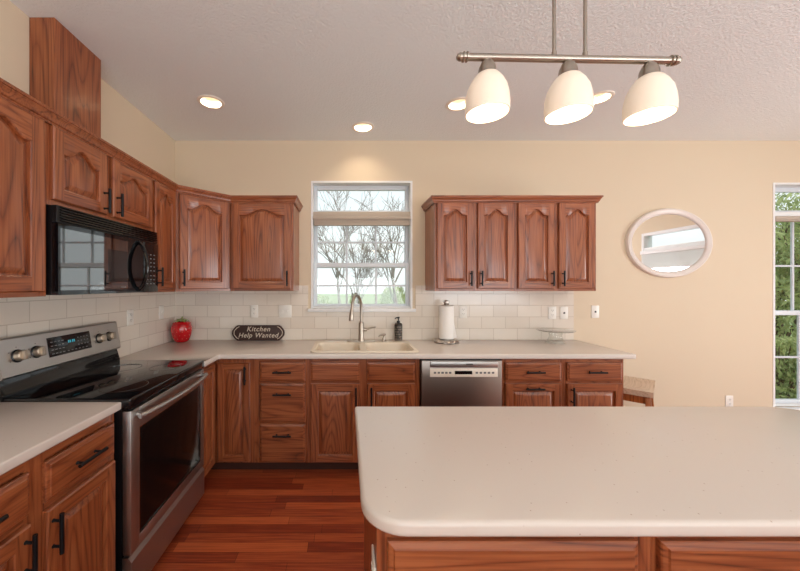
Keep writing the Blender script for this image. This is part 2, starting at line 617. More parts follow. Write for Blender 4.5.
def wall_with_holes(bm, a0, a1, z0, z1, holes, put):
    """axis-aligned wall slab, holes = [(h0,h1,hz0,hz1)] sorted along a; put(bm,a0,z0,a1,z1)"""
    cur = a0
    for h0, h1, q0, q1 in holes:
        put(bm, cur, z0, h0, z1)
        put(bm, h0, z0, h1, q0)
        put(bm, h0, q1, h1, z1)
        cur = h1
    put(bm, cur, z0, a1, z1)


W1 = (-0.326, 0.620, 1.205, 2.396)
W2 = (3.985, 4.98, 0.285, 2.38)
bm = bmesh.new()
wall_with_holes(bm, XL - T, XR + T, -0.0, H, [W1, W2], lambda b, a0, z0, a1, z1: add_box(b, a0, YB, z0, a1, YB + T, z1))
structure(obj('wall_back', bm, 'wall', smooth=0))
bm = bmesh.new()
add_box(bm, XL - T, YR - T, 0, XL, YB, H)
structure(obj('wall_left', bm, 'wall', smooth=0))
W3 = (0.0, 1.5, 0.30, 2.38)
bm = bmesh.new()
wall_with_holes(bm, YR - T, YB, 0, H, [W3], lambda b, a0, z0, a1, z1: add_box(b, XR, a0, z0, XR + T, a1, z1))
structure(obj('wall_right', bm, 'wall', smooth=0))
W4 = (-0.85, 1.45, 0.35, 2.38)
W5 = (2.15, 4.45, 0.35, 2.38)
bm = bmesh.new()
wall_with_holes(bm, XL, XR, 0, H, [W4, W5], lambda b, a0, z0, a1, z1: add_box(b, a0, YR - T, z0, a1, YR, z1))
structure(obj('wall_rear', bm, 'wall', smooth=0))
bm = bmesh.new()
add_box(bm, XL - T, YR - T, -0.12, XR + T, YB + T, 0)
structure(obj('floor', bm, 'floor', smooth=0))

# ceiling with round cut-outs for the recessed cans
CANS = [(-0.995, 2.448), (0.145, 2.834), (0.842, 2.475), (1.82, 2.396)]
CR = 0.074
bm = bmesh.new()


def ceil_rect(x0, y0, x1, y1):
    if x1 - x0 > 1e-5 and y1 - y0 > 1e-5:
        bm.faces.new([bm.verts.new((x, y, H)) for x, y in ((x0, y0), (x0, y1), (x1, y1), (x1, y0))])


cols = {}
for cx, cy in CANS:
    for k in cols:
        if abs(k - cx) < 0.25:
            cols[k].append((cx, cy)); break
    else:
        cols[cx] = [(cx, cy)]
cur = XL - T
for k in sorted(cols):
    lst = sorted(cols[k], key=lambda c: c[1])
    x0 = min(c[0] for c in lst) - 0.1
    x1 = max(c[0] for c in lst) + 0.1
    ceil_rect(cur, YR - T, x0, YB + T)
    yc = YR - T
    for cx, cy in lst:
        ceil_rect(x0, yc, x1, cy - 0.1)
        N = 32
        inner = [bm.verts.new((cx + CR * math.cos(2 * PI * i / N + PI / 4), cy + CR * math.sin(2 * PI * i / N + PI / 4), H)) for i in range(N)]
        outer = []
        for i in range(N):
            a = 2 * PI * i / N + PI / 4
            ca, sa = math.cos(a), math.sin(a)
            s = 0.1 / max(abs(ca), abs(sa))
            px = cx + ca * s; py = cy + sa * s
            if ca > 0 and px > cx + 0.0999: px = x1
            if ca < 0 and px < cx - 0.0999: px = x0
            outer.append(bm.verts.new((px, py, H)))
        for i in range(N):
            j = (i + 1) % N
            bm.faces.new((inner[i], inner[j], outer[j], outer[i]))
        yc = cy + 0.1
    ceil_rect(x0, yc, x1, YB + T)
    cur = x1
ceil_rect(cur, YR - T, XR + T, YB + T)
for f in bm.faces:
    f.normal_update()
    if f.normal.z > 0:
        f.normal_flip()
structure(obj('ceiling', bm, 'ceil', smooth=0, fix=False))

bm = bmesh.new()
add_box(bm, 2.6, YB - 0.014, 0, XR, YB, 0.09, bev=0.003)
structure(obj('baseboard_back', bm, 'white'))
bm = bmesh.new()
add_box(bm, XR - 0.014, YR, 0, XR, YB - 0.014, 0.09, bev=0.003)
structure(obj('baseboard_right', bm, 'white'))

# tiled backsplash
bm = bmesh.new()
TY = YB - 0.009
for a0, z0, a1, z1 in ((XL + 0.009, 0.914, W1[0] - 0.028, 1.42), (W1[0] - 0.028, 0.914, W1[1] + 0.028, 1.188), (W1[1] + 0.028, 0.914, 2.12, 1.42)):
    add_box(bm, a0, TY, z0, a1, YB, z1)
structure(obj('trim_1', bm, 'tile_x', smooth=0))
bm = bmesh.new()
add_box(bm, XL, 0.3, 0.90, XL + 0.009, YB, 1.42)
structure(obj('trim_2', bm, 'tile_y', smooth=0))


# ------------------------------------------------------------------ windows
def window_back(name, X0, X1, Z0, Z1, ncol, mmat='shade_fabric', mull=(2.070, 2.112), meet=1.61, bot_rail=0.022, nrow=2, lowrow=2):
    """window in the back wall: white jambs, transom, two sashes with grilles"""
    root = bpy.data.objects.new(name, None); COL.objects.link(root)
    root.location = ((X0 + X1) / 2, YB, Z0); structure(root)
    bm = bmesh.new()
    j = 0.018
    ya, yb = YB - 0.004, YB + T
    add_box(bm, X0, ya, Z0, X0 + j, yb, Z1)
    add_box(bm, X1 - j, ya, Z0, X1, yb, Z1)
    add_box(bm, X0 + j, ya, Z1 - j, X1 - j, yb, Z1)
    add_box(bm, X0 + j, YB + 0.02, Z0, X1 - j, yb, Z0 + j)
    obj('window_frame', bm, 'white', root, smooth=0)
    bm = bmesh.new()
    add_box(bm, X0 + j, YB + 0.01, mull[0], X1 - j, yb, mull[1], bev=0.004)
    obj('mullion', bm, mmat, root)
    g = YB + 0.10
    xa, xb = X0 + j + 0.034, X1 - j - 0.034

    def sash(nm, z0, z1, y, top, bot, rows, cols_):
        bm = bmesh.new()
        d = 0.035
        add_box(bm, X0 + j, y, z0, xa, y + d, z1, bev=0.004)
        add_box(bm, xb, y, z0, X1 - j, y + d, z1, bev=0.004)
        add_box(bm, xa, y, z1 - top, xb, y + d, z1, bev=0.004)
        add_box(bm, xa, y, z0, xb, y + d, z0 + bot, bev=0.004)
        s = obj(nm, bm, 'vinyl', root)
        bm = bmesh.new()
        yy = y + d / 2
        add_box(bm, xa - 0.004, yy, z0 + bot - 0.004, xb + 0.004, yy + 0.004, z1 - top + 0.004)
        obj('glass_pane', bm, 'pane', s, smooth=0)
        if rows > 1 or cols_ > 1:
            bm = bmesh.new()
            for i in range(1, cols_):
                x = xa + (xb - xa) * i / cols_
                add_box(bm, x - 0.009, yy - 0.008, z0 + bot, x + 0.009, yy + 0.010, z1 - top, bev=0.002, seg=1)
            for i in range(1, rows):
                z = z0 + bot + (z1 - top - z0 - bot) * i / rows
                add_box(bm, xa, yy - 0.007, z - 0.009, xb, yy + 0.009, z + 0.009, bev=0.002, seg=1)
            obj('muntin_grille', bm, 'vinyl', s)

    sash('transom_sash', mull[1], Z1 - j, g - 0.01, 0.042, 0.03, 1, 1)
    sash('upper_sash', meet - 0.02, mull[0], g + 0.006, 0.03, 0.044, nrow, ncol)
    sash('lower_sash', Z0 + j, meet + 0.026, g - 0.04, 0.044, bot_rail, lowrow, ncol)
    return root


w1 = window_back('window_1', *W1, ncol=3)
bm = bmesh.new()
add_box(bm, W1[0] - 0.028, YB - 0.035, W1[2] - 0.03, W1[1] + 0.028, YB + 0.02, W1[2], bev=0.005)
obj('window_sill', bm, 'white', w1)
w2 = window_back('window_2', *W2, ncol=3, mmat='white', meet=1.155, bot_rail=0.03)
bm = bmesh.new()
add_box(bm, W2[0] - 0.03, YB - 0.05, W2[2] - 0.03, W2[1] + 0.03, YB + 0.02, W2[2], bev=0.005)
obj('window_sill', bm, 'white', w2)


def rolled_shade(X0, X1, zt, h, label, m):
    r = thing('window_shade', label, 'window shade', ((X0 + X1) / 2, YB + 0.02, zt - h), 0, 'raised window shades')
    bm = bmesh.new()
    add_box(bm, X0, YB - 0.012, zt - 0.03, X1, YB + 0.05, zt, bev=0.004)
    obj('headrail', bm, m, r)
    bm = bmesh.new()
    n = 5
    hh = (h - 0.03) / n
    for i in range(n):
        z1 = zt - 0.03 - i * hh
        add_box(bm, X0 + 0.006, YB - 0.004 + 0.002 * (i % 2), z1 - hh, X1 - 0.006, YB + 0.042, z1, bev=0.003)
    obj('pleated_fabric', bm, m, r)


rolled_shade(W1[0] + 0.0185, W1[1] - 0.0185, 2.068, 0.085, 'beige pleated shade raised to the top of the window over the sink', 'shade_fabric')
rolled_shade(W2[0] + 0.0185, W2[1] - 0.0185, 2.066, 0.045, 'beige shade raised to the top of the tall window at right edge', 'shade_fabric')

# window in the right wall (seen in the mirror) and the rear windows behind the camera


def simple_window(name, axis, pos, a0, a1, z0, z1, mull=2.08, cols_=2):
    root = bpy.data.objects.new(name, None); COL.objects.link(root); structure(root)

    def bx(b, p0, p1, s0, q0, s1, q1, bev=0.004):
        if axis == 'x':
            add_box(b, pos + p0, s0, q0, pos + p1, s1, q1, bev=bev)
        else:
            add_box(b, s0, pos - p1, q0, s1, pos - p0, q1, bev=bev)

    bm = bmesh.new()
    f = 0.05
    bx(bm, -0.005, T, a0, z0, a0 + f, z1); bx(bm, -0.005, T, a1 - f, z0, a1, z1)
    bx(bm, -0.005, T, a0 + f, z1 - f, a1 - f, z1); bx(bm, -0.005, T, a0 + f, z0, a1 - f, z0 + f)
    bx(bm, 0.0, T, a0 + f, mull - 0.03, a1 - f, mull + 0.03)
    for i in range(1, cols_):
        c = a0 + (a1 - a0) * i / cols_
        bx(bm, 0.06, 0.1, c - 0.02, z0 + f, c + 0.02, mull - 0.03)
    obj('window_frame', bm, 'white', root)
    bm = bmesh.new()
    bx(bm, 0.08, 0.084, a0 + f, z0 + f, a1 - f, z1 - f, 0)
    obj('glass_pane', bm, 'pane', root, smooth=0)


simple_window('window_3', 'x', XR, *W3)
simple_window('window_4', 'y', YR, *W4)
simple_window('window_5', 'y', YR, *W5)
r = thing('roller_shade', 'white roller shade on the right wall window seen in the oval mirror', 'window shade', (XR, 0.75, 1.75), 0, 'roller shades')
bm = bmesh.new()
add_box(bm, XR - 0.05, 0.02, 1.99, XR - 0.006, 1.48, 2.05, bev=0.004)
obj('headrail', bm, 'white', r)
bm = bmesh.new()
add_box(bm, XR - 0.03, 0.04, 1.75, XR - 0.026, 1.46, 1.99)
obj('fabric', bm, 'white_shade', r, smooth=0)
bm = bmesh.new()
add_box(bm, XR - 0.036, 0.04, 1.73, XR - 0.020, 1.46, 1.75, bev=0.003)
obj('bottom_bar', bm, 'white', r)

# ------------------------------------------------------------------ cabinet builders


def pull(parent, u, v, orient, y=0.0, L=0.135):
    """black bar pull in the local frame of a front (x width, z height, -y outward)"""
    bm = bmesh.new()
    out = y - 0.03
    if orient == 'v':
        a, b = (u, out, v - L / 2), (u, out, v + L / 2)
        posts = [(u, v - L * 0.32), (u, v + L * 0.32)]
    else:
        a, b = (u - L / 2, out, v), (u + L / 2, out, v)
        posts = [(u - L * 0.32, v), (u + L * 0.32, v)]
    add_tube(bm, [a, b], 0.0068, 10)
    for pu, pv in posts:
        add_tube(bm, [(pu, y - 0.0005, pv), (pu, y - 0.006, pv), (pu, out, pv)], [0.0065, 0.0045, 0.0045], 8)
    return obj('handle', bm, 'blackmat', parent, local=True)


def arch_top(t, rise):
    s = abs(2 * t - 1)
    return rise * 0.5 * (1 + math.cos(PI * min(s / 0.86, 1.0))) if s < 0.86 else 0.0


def door(parent, u0, u1, v0, v1, arch=True, handle=None, st=0.052, th=0.02, y=0.0, rot=None, loc=None, HL=0.135):
    """framed raised-panel door. Its object origin sits at lower left of the front face plane (y = -th)."""
    w, h = u1 - u0, v1 - v0
    rise = 0.05 if arch else 0.0
    if arch and w < 0.2:
        rise = 0.045; st = 0.045
    xl, xr = st, w - st
    yb = st
    ysh = h - st - rise          # shoulder height of opening
    n = 24 if arch else 2

    def loop(i, ydepth, bmx):
        pts = []
        pts.append((xl + i, yb + i)); pts.append((xr - i, yb + i))
        for k in range(n + 1):
            t = 1 - k / n
            pts.append((xl + i + (xr - xl - 2 * i) * t, ysh + arch_top(t, rise) - i))
        return [bmx.verts.new((px, ydepth, pz)) for px, pz in pts]

    bm = bmesh.new()
    e = 0.005
    L0 = loop(0, 0.0, bm)
    V = lambda x, yy, z: bm.verts.new((x, yy, z))
    O = {'bl': V(e, 0, e), 'br': V(w - e, 0, e), 'tr': V(w - e, 0, h - e), 'tl': V(e, 0, h - e)}
    b_l, b_r = V(xl, 0, e), V(xr, 0, e)
    t_l, t_r = V(xl, 0, h - e), V(xr, 0, h - e)
    top_r, top_l = L0[2], L0[-1]

    def face(vs, mi):
        f = bm.faces.new(vs); f.material_index = mi
    face([O['bl'], b_l, L0[0], top_l, t_l, O['tl']], 0)
    face([b_r, O['br'], O['tr'], t_r, top_r, L0[1]], 0)
    face([b_l, b_r, L0[1], L0[0]], 1)
    prev_up = t_r
    for k in range(n):
        a, b = L0[2 + k], L0[3 + k]
        up = t_l if k == n - 1 else V(b.co.x, 0, h - e)
        face([a, prev_up, up, b], 1)
        prev_up = up
    # outer chamfer and sides
    R1 = [V(0, e, 0), V(w, e, 0), V(w, e, h), V(0, e, h)]
    R2 = [V(0, th, 0), V(w, th, 0), V(w, th, h), V(0, th, h)]
    bot = [O['bl'], b_l, b_r, O['br']]
    face(bot + [R1[1], R1[0]], 1)
    face([O['br'], O['tr'], R1[2], R1[1]], 0)
    face([O['tl'], O['bl'], R1[0], R1[3]], 0)
    tops = [O['tr'], t_r]
    tv = sorted([v for v in bm.verts if abs(v.co.y) < 1e-7 and abs(v.co.z - (h - e)) < 1e-7 and xl + 1e-6 < v.co.x < xr - 1e-6], key=lambda v: -v.co.x)
    tops += tv + [t_l, O['tl']]
    face(tops + [R1[3], R1[2]], 1)
    for k in range(4):
        k2 = (k + 1) % 4
        face([R1[k], R1[k2], R2[k2], R2[k]], 1 if k in (0, 2) else 0)
    face(R2, 0)
    # inner sticking
    L1 = loop(0.004, 0.003, bm)
    L2 = loop(0.006, 0.0145, bm)
    for A, B in ((L0, L1), (L1, L2)):
        m_ = len(A)
        for k in range(m_):
            k2 = (k + 1) % m_
            face([A[k], A[k2], B[k2], B[k]], 0)
    d = obj('door', bm, ['oak_v', 'oak_h'], parent, local=True, smooth=35)
    d.location = (u0, y - th, v0) if loc is None else loc
    if rot is not None:
        d.rotation_euler = (0, 0, rot)
    bm = bmesh.new()
    P = [loop(0.003, 0.0147, bm), loop(0.012, 0.0147, bm), loop(0.034 if w > 0.2 else 0.022, 0.0035, bm), loop(0.036 if w > 0.2 else 0.024, 0.0032, bm)]
    for A, B in zip(P, P[1:]):
        m_ = len(A)
        for k in range(m_):
            k2 = (k + 1) % m_
            bm.faces.new([A[k], A[k2], B[k2], B[k]])
    bm.faces.new(P[-1])
    obj('door_panel', bm, 'oak_v', d, local=True, smooth=25)
    if handle:
        o_, hu, hv = handle
        pull(d, hu - u0, hv - v0, o_, L=HL)
    return d


def drawer(parent, u0, u1, v0, v1, handle=True, y=0.0, th=0.02, HL=0.135):
    w, h = u1 - u0, v1 - v0
    bm = bmesh.new()
    e = 0.012
    lv = [(0.0, th), (0.0, 0.009), (0.003, 0.006), (e, 0.0035), (e + 0.003, 0.0)]
    rings = [[bm.verts.new((x, yy, z)) for x, z in ((i, i), (w - i, i), (w - i, h - i), (i, h - i))] for i, yy in lv]
    bm.faces.new(rings[0]); bm.faces.new(rings[-1])
    for A, B in zip(rings, rings[1:]):
        for k in range(4):
            bm.faces.new([A[k], A[(k + 1) % 4], B[(k + 1) % 4], B[k]])
    d = obj('drawer', bm, 'oak_h', parent, local=True, smooth=20)
    d.location = (u0, y - th, v0)
    if handle:
        pull(d, w / 2, h * 0.52 if h < 0.2 else h - 0.075, 'h', L=HL)
    return d


def carcass(root, w, d, z0, z1, splits_u=(), splits_v=(), fs=0.035, toe=False):
    """box body with a face frame (stiles and rails), local frame"""
    bm = bmesh.new()
    add_box(bm, 0, 0.019, z0, w, d, z1, 0)
    obj('carcass', bm, 'oak_v', root, local=True, smooth=0)
    bm = bmesh.new()
    us = [(0, fs)] + [(u - fs / 2, u + fs / 2) for u in splits_u] + [(w - fs, w)]
    for a, b in us:
        add_box(bm, a, 0, z0, b, 0.019, z1, 0)
    vs = [(z0, z0 + 0.035)] + [(v - 0.02, v + 0.02) for v in splits_v] + [(z1 - 0.035, z1)]
    for (a, b), (a2, b2) in zip(us, us[1:]):
        for v0, v1 in vs:
            add_box(bm, b, 0.0, v0, a2, 0.019, v1, 1)
        add_box(bm, b, 0.012, z0, a2, 0.019, z1, 0)
    obj('face_frame', bm, ['oak_v', 'oak_h'], root, local=True, smooth=0)
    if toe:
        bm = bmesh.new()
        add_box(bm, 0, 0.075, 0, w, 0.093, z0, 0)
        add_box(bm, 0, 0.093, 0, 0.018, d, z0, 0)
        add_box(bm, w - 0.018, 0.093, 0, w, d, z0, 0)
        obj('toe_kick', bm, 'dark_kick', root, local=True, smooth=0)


UZ0, UZ1 = 1.374, 2.135
DZ0, DZ1 = 1.394, 2.106
BZ0, BZ1 = 0.092, 0.877
FU = 2.770    # face-frame plane of the upper cabinets, back wall
FB = 2.490    # face-frame plane of the base cabinets, back wall
FLX = -1.270  # face-frame plane of the upper cabinets, left wall
DY0 = FU - 0.308
DX1 = FLX + 0.308
GU = 'oak wall cabinets'
GB = 'oak base cabinets'
DU = YB - FU - 0.0005

# --- back wall uppers
c = thing('wall_cabinet', 'oak wall cabinet with one wide arched door, left of the window over the sink', 'cabinet', (DX1 + 0.0005, FU, UZ0), 0, GU)
c.location.z = 0
carcass(c, 0.524, DU, UZ0, UZ1)
door(c, 0.022, 0.503, DZ0, DZ1, True, ('v', 0.476, 1.478), HL=0.125)
for x0, lab in ((0.739, 'oak wall cabinet with two arched doors, next to the window on its right'),
                (1.4125, 'oak wall cabinet with two arched doors, right end of the row by the oval mirror')):
    c = thing('wall_cabinet', lab, 'cabinet', (x0, FU, 0), 0, GU)
    carcass(c, 0.6725, DU, UZ0, UZ1, splits_u=(0.335,))
    door(c, 0.016, 0.318, DZ0, DZ1, True, ('v', 0.293, 1.478), HL=0.125)
    door(c, 0.354, 0.656, DZ0, DZ1, True, ('v', 0.380, 1.478), HL=0.125)

# --- diagonal corner upper
c = thing('corner_wall_cabinet', 'pale-lit diagonal corner oak wall cabinet with one arched door', 'cabinet', (FLX, DY0, 0), PI / 4, GU)
bm = bmesh.new()
k = 0.0134
add_prism(bm, [(XL + 0.0005, YB - 0.0005), (XL + 0.0005, DY0 + 0.0005), (FLX - 0.019, DY0 + 0.0005), (FLX, DY0 + 0.0195), (DX1 - 0.019, FU), (DX1, FU + 0.019), (DX1, YB - 0.0005)], UZ0, UZ1)
obj('carcass', bm, 'oak_v', c, smooth=0)
DL = math.hypot(0.308, 0.308)
bm = bmesh.new()
add_box(bm, 0.004, 0, UZ0, 0.045, 0.019, UZ1, 0); add_box(bm, DL - 0.045, 0, UZ0, DL - 0.004, 0.019, UZ1, 0)
add_box(bm, 0.045, 0, UZ0, DL - 0.045, 0.019, UZ0 + 0.035, 1); add_box(bm, 0.045, 0, UZ1 - 0.035, DL - 0.045, 0.019, UZ1, 1)
obj('face_frame', bm, ['oak_v', 'oak_h'], c, local=True, smooth=0)
door(c, 0.028, DL - 0.028, DZ0, DZ1, True, ('v', 0.052, 1.478), HL=0.125)

# --- left wall uppers (local x runs along world +y)
DLW = -XL + FLX - 0.0005
c = thing('wall_cabinet', 'narrow oak wall cabinet between microwave and corner cabinet', 'cabinet', (FLX, 2.170, 0), PI / 2, GU)
carcass(c, 0.2915, DLW, UZ0, UZ1)
door(c, 0.012, 0.275, DZ0, DZ1, True, ('v', 0.040, 1.478), st=0.048, HL=0.125)
c = thing('wall_cabinet', 'short oak wall cabinet with two arched doors above the microwave', 'cabinet', (FLX, 1.4055, 0), PI / 2, GU)
carcass(c, 0.764, DLW, 1.766, UZ1, splits_u=(0.359,))
door(c, 0.016, 0.336, 1.790, DZ1, True, ('v', 0.311, 1.858), HL=0.125)
door(c, 0.382, 0.746, 1.790, DZ1, True, ('v', 0.407, 1.858), HL=0.125)
c = thing('wall_cabinet', 'large oak wall cabinet with arched doors at left edge, nearest the camera', 'cabinet', (FLX, 0.66, 0), PI / 2, GU)
carcass(c, 0.745, DLW, UZ0, UZ1, splits_u=(0.360,))
door(c, 0.018, 0.342, DZ0, DZ1, True, ('v', 0.316, 1.478), HL=0.125)
door(c, 0.378, 0.722, DZ0, DZ1, True, ('v', 0.404, 1.478), st=0.06, HL=0.125)

# --- wooden chase hiding the vent above the microwave cabinet
bm = bmesh.new()
add_box(bm, XL + 0.0005, 1.672, 2.1355, -1.469, 1.992, H - 0.001, 0, bev=0.002, seg=1)
tag(obj('vent_chase', bm, 'oak_v', smooth=20), 'tall oak box on top of the left wall cabinets reaching the ceiling', 'duct cover')

# --- crown mouldings
CROWN = [(0.0, 0.0), (0.012, 0.0), (0.012, 0.008), (0.018, 0.012), (0.020, 0.020), (0.024, 0.030), (0.030, 0.037), (0.030, 0.042), (0.035, 0.043), (0.035, 0.055), (0.024, 0.055), (0.0, 0.055)]


def sweep_crown(name, path, label, z0):
    """path of face-plane points, outward to the right-hand side of travel"""
    bm = bmesh.new()
    P = [Vector((x, y)) for x, y in path]
    rings = []
    for i, p in enumerate(P):
        ns = []
        if i > 0:
            d = (P[i] - P[i - 1]).normalized(); ns.append(Vector((d.y, -d.x)))
        if i < len(P) - 1:
            d = (P[i + 1] - P[i]).normalized(); ns.append(Vector((d.y, -d.x)))
        if len(ns) == 2:
            m_ = (ns[0] + ns[1]).normalized()
            m_ = m_ / m_.dot(ns[0])
        else:
            m_ = ns[0]
        rings.append([bm.verts.new((p.x + m_.x * (a + 0.0006), p.y + m_.y * (a + 0.0006), z0 + b)) for a, b in CROWN])
    n = len(CROWN)
    for A, B in zip(rings, rings[1:]):
        for q in range(n):
            bm.faces.new([A[q], A[(q + 1) % n], B[(q + 1) % n], B[q]])
    bm.faces.new(rings[0]); bm.faces.new(list(reversed(rings[-1])))
    tag(obj(name, bm, 'oak_h', smooth=20), label, 'molding', 'oak crown moldings')


sweep_crown('crown_molding', [(FLX, 0.66), (FLX, DY0), (DX1, FU), (-0.437, FU), (-0.437, YB - 0.001)],
            'oak crown molding wrapping the left wall and corner cabinets', 2.108)
sweep_crown('crown_molding', [(0.7385, YB - 0.001), (0.7385, FU), (2.0855, FU), (2.0855, YB - 0.001)],
            'oak crown molding along the cabinets right of the window', 2.108)

# --- back wall bases
DB = YB - FB - 0.0005
KZ = 0.775
c = thing('corner_base_cabinet', 'corner oak base cabinet with two doors meeting at a right angle, right of the stove', 'cabinet', (-0.985, 2.206, 0), 0, GB)
bm = bmesh.new()
add_prism(bm, [(XL + 0.0005, YB - 0.0005), (XL + 0.0005, 2.2065), (-0.985, 2.2065), (-0.985, FB), (-0.686, FB), (-0.686, YB - 0.0005)], BZ0, BZ1)
obj('carcass', bm, 'oak_v', c, smooth=0)
bm = bmesh.new()
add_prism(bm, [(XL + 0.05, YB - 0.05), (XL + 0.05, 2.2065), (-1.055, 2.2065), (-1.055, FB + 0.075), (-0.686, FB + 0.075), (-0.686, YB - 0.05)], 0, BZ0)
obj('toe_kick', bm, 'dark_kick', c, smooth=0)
lx = lambda x, y: (x + 0.985, y - 2.206)
door(c, 0, 0.235, 0.105, 0.842, False, None, rot=PI / 2, loc=(*lx(-0.965, 2.222), 0.105), st=0.045)
door(c, 0, 0.243, 0.105, 0.842, False, ('v', 0.213, 0.755), loc=(*lx(-0.960, FB - 0.02), 0.105), st=0.045)

c = thing('drawer_base_cabinet', 'oak base cabinet of three stacked drawers between corner and sink', 'cabinet', (-0.6855, FB, 0), 0, GB)
carcass(c, 0.400, DB, BZ0, BZ1, splits_v=(0.695, 0.388), toe=True)
drawer(c, 0.045, 0.380, 0.705, 0.845)
drawer(c, 0.045, 0.380, 0.398, 0.688)
drawer(c, 0.045, 0.380, 0.102, 0.384)

c = thing('sink_base_cabinet', 'oak base cabinet with two doors and false drawer fronts under the sink', 'cabinet', (-0.285, FB, 0), 0, GB)
bm = bmesh.new()
add_box(bm, 0, 0.019, BZ0, 0.018, DB, BZ1); add_box(bm, 0.817, 0.019, BZ0, 0.835, DB, BZ1)
add_box(bm, 0.018, 0.019, BZ0, 0.817, DB, BZ0 + 0.018); add_box(bm, 0.018, DB - 0.012, BZ0 + 0.018, 0.817, DB, BZ1)
obj('carcass', bm, 'oak_v', c, local=True, smooth=0)
bm = bmesh.new()
for a, b in ((0, 0.035), (0.385, 0.445), (0.80, 0.835)):
    add_box(bm, a, 0, BZ0, b, 0.019, BZ1, 0)
for a, b in ((0.035, 0.385), (0.445, 0.80)):
    for v0, v1 in ((BZ0, BZ0 + 0.035), (0.675, 0.715), (BZ1 - 0.035, BZ1)):
        add_box(bm, a, 0, v0, b, 0.019, v1, 1)
    add_box(bm, a, 0.014, BZ0, b, 0.0185, BZ1, 0)
obj('face_frame', bm, ['oak_v', 'oak_h'], c, local=True, smooth=0)
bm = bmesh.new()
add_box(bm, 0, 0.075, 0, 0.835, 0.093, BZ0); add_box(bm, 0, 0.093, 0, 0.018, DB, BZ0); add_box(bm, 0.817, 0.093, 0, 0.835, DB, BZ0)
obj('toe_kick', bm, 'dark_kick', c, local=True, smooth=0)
for a, b, hu in ((0.022, 0.386, 0.358), (0.443, 0.800, 0.472)):
    f = drawer(c, a, b, 0.705, 0.845, handle=False); f.name = 'false_front'
    door(c, a, b, 0.102, 0.688, False, ('v', hu, 0.600))

for x0, w_, lab, kind in ((1.166, 0.459, 'oak base cabinet with pull-out front beside the dishwasher', 'p'),
                          (1.6255, 0.4545, 'end oak base cabinet by the wooden stool', 'd')):
    c = thing('base_cabinet', lab, 'cabinet', (x0, FB, 0), 0, GB)
    carcass(c, w_, DB, BZ0, BZ1, splits_v=(0.695,), toe=True)
    drawer(c, 0.024, w_ - 0.018, 0.705, 0.845)
    door(c, 0.024, w_ - 0.018, 0.102, 0.688, False, ('h', w_ / 2, 0.655) if kind == 'p' else ('v', 0.052, 0.600))

# --- near-left bases, local x along +y
LFX = -1.003
DLB = -XL + LFX - 0.0005
c = thing('base_cabinet', 'oak base cabinet with drawer and door, left of the stove beside it', 'cabinet', (LFX, 1.068, 0), PI / 2, GB)
carcass(c, 0.367, DLB, BZ0, BZ1, splits_v=(0.695,), toe=True)
drawer(c, 0.026, 0.352, 0.702, 0.836)
door(c, 0.026, 0.352, 0.102, 0.674, False, ('v', 0.046, 0.588))
c = thing('base_cabinet', 'oak base cabinet at the bottom left corner, nearest the camera', 'cabinet', (LFX, 0.66, 0), PI / 2, GB)
carcass(c, 0.4075, DLB, BZ0, BZ1, splits_v=(0.695,), toe=True)
drawer(c, 0.030, 0.380, 0.702, 0.836)
door(c, 0.030, 0.380, 0.102, 0.674, False, ('v', 0.358, 0.588))

# --- island bases, fronts toward the camera
IF = 0.757
c = thing('island_cabinet', 'oak island cabinet at the left end, wide drawer on top', 'cabinet', (0.070, IF, 0), 0, 'oak island cabinets')
carcass(c, 0.6245, 0.535, BZ0, BZ1, splits_v=(0.695,), toe=True)
drawer(c, 0.024, 0.586, 0.705, 0.846, handle=False)
door(c, 0.024, 0.300, 0.102, 0.688, False, ('v', 0.272, 0.600)); door(c, 0.310, 0.586, 0.102, 0.688, False, ('v', 0.338, 0.600))
c = thing('island_cabinet', 'oak island cabinet right of the island end unit, pale front at bottom right', 'cabinet', (0.695, IF, 0), 0, 'oak island cabinets')
carcass(c, 1.135, 0.535, BZ0, BZ1, splits_u=(0.567,), splits_v=(0.695,), toe=True)
for a in (0.012, 0.585):
    drawer(c, a, a + 0.54, 0.705, 0.846, handle=False)
    door(c, a, a + 0.265, 0.102, 0.688, False, ('v', a + 0.237, 0.600)); door(c, a + 0.275, a + 0.54, 0.102, 0.688, False, ('v', a + 0.303, 0.600))

# ------------------------------------------------------------------ worktops
CT0, CT1 = 0.878, 0.914


def rounded(poly, radii, n=8):
    out = []
    m_ = len(poly)
    for i, (p, r) in enumerate(zip(poly, radii)):
        p = Vector(p)
        if r <= 0:
            out.append(tuple(p)); continue
        a = (Vector(poly[i - 1]) - p).normalized()
        b = (Vector(poly[(i + 1) % m_]) - p).normalized()
        ang = a.angle(b)
        d = r / math.tan(ang / 2)
        c_ = p + (a + b).normalized() * (r / math.sin(ang / 2))
        s, e = p + a * d, p + b * d
        a0 = math.atan2(s.y - c_.y, s.x - c_.x)
        a1 = math.atan2(e.y - c_.y, e.x - c_.x)
        while a1 - a0 > PI: a1 -= 2 * PI
        while a1 - a0 < -PI: a1 += 2 * PI
        for q in range(n + 1):
            t = a0 + (a1 - a0) * q / n
            out.append((c_.x + r * math.cos(t), c_.y + r * math.sin(t)))
    return out


SX0, SX1, SY0, SY1 = -0.272, 0.557, 2.487, 2.995
bm = bmesh.new()
poly = rounded([(XL + 0.0095, YB - 0.0095), (XL + 0.0095, 2.2062), (-0.935, 2.2062), (-0.935, 2.44), (2.143, 2.44), (2.143, YB - 0.0095)],
               [0, 0, 0.004, 0.02, 0.02, 0], 5)
add_prism(bm, poly, CT0, CT1, bev=0.007, seg=3)
main_top = obj('countertop', bm, 'counter', smooth=40)
tag(main_top, 'long L-shaped speckled cream countertop under the window with the sink', 'countertop')
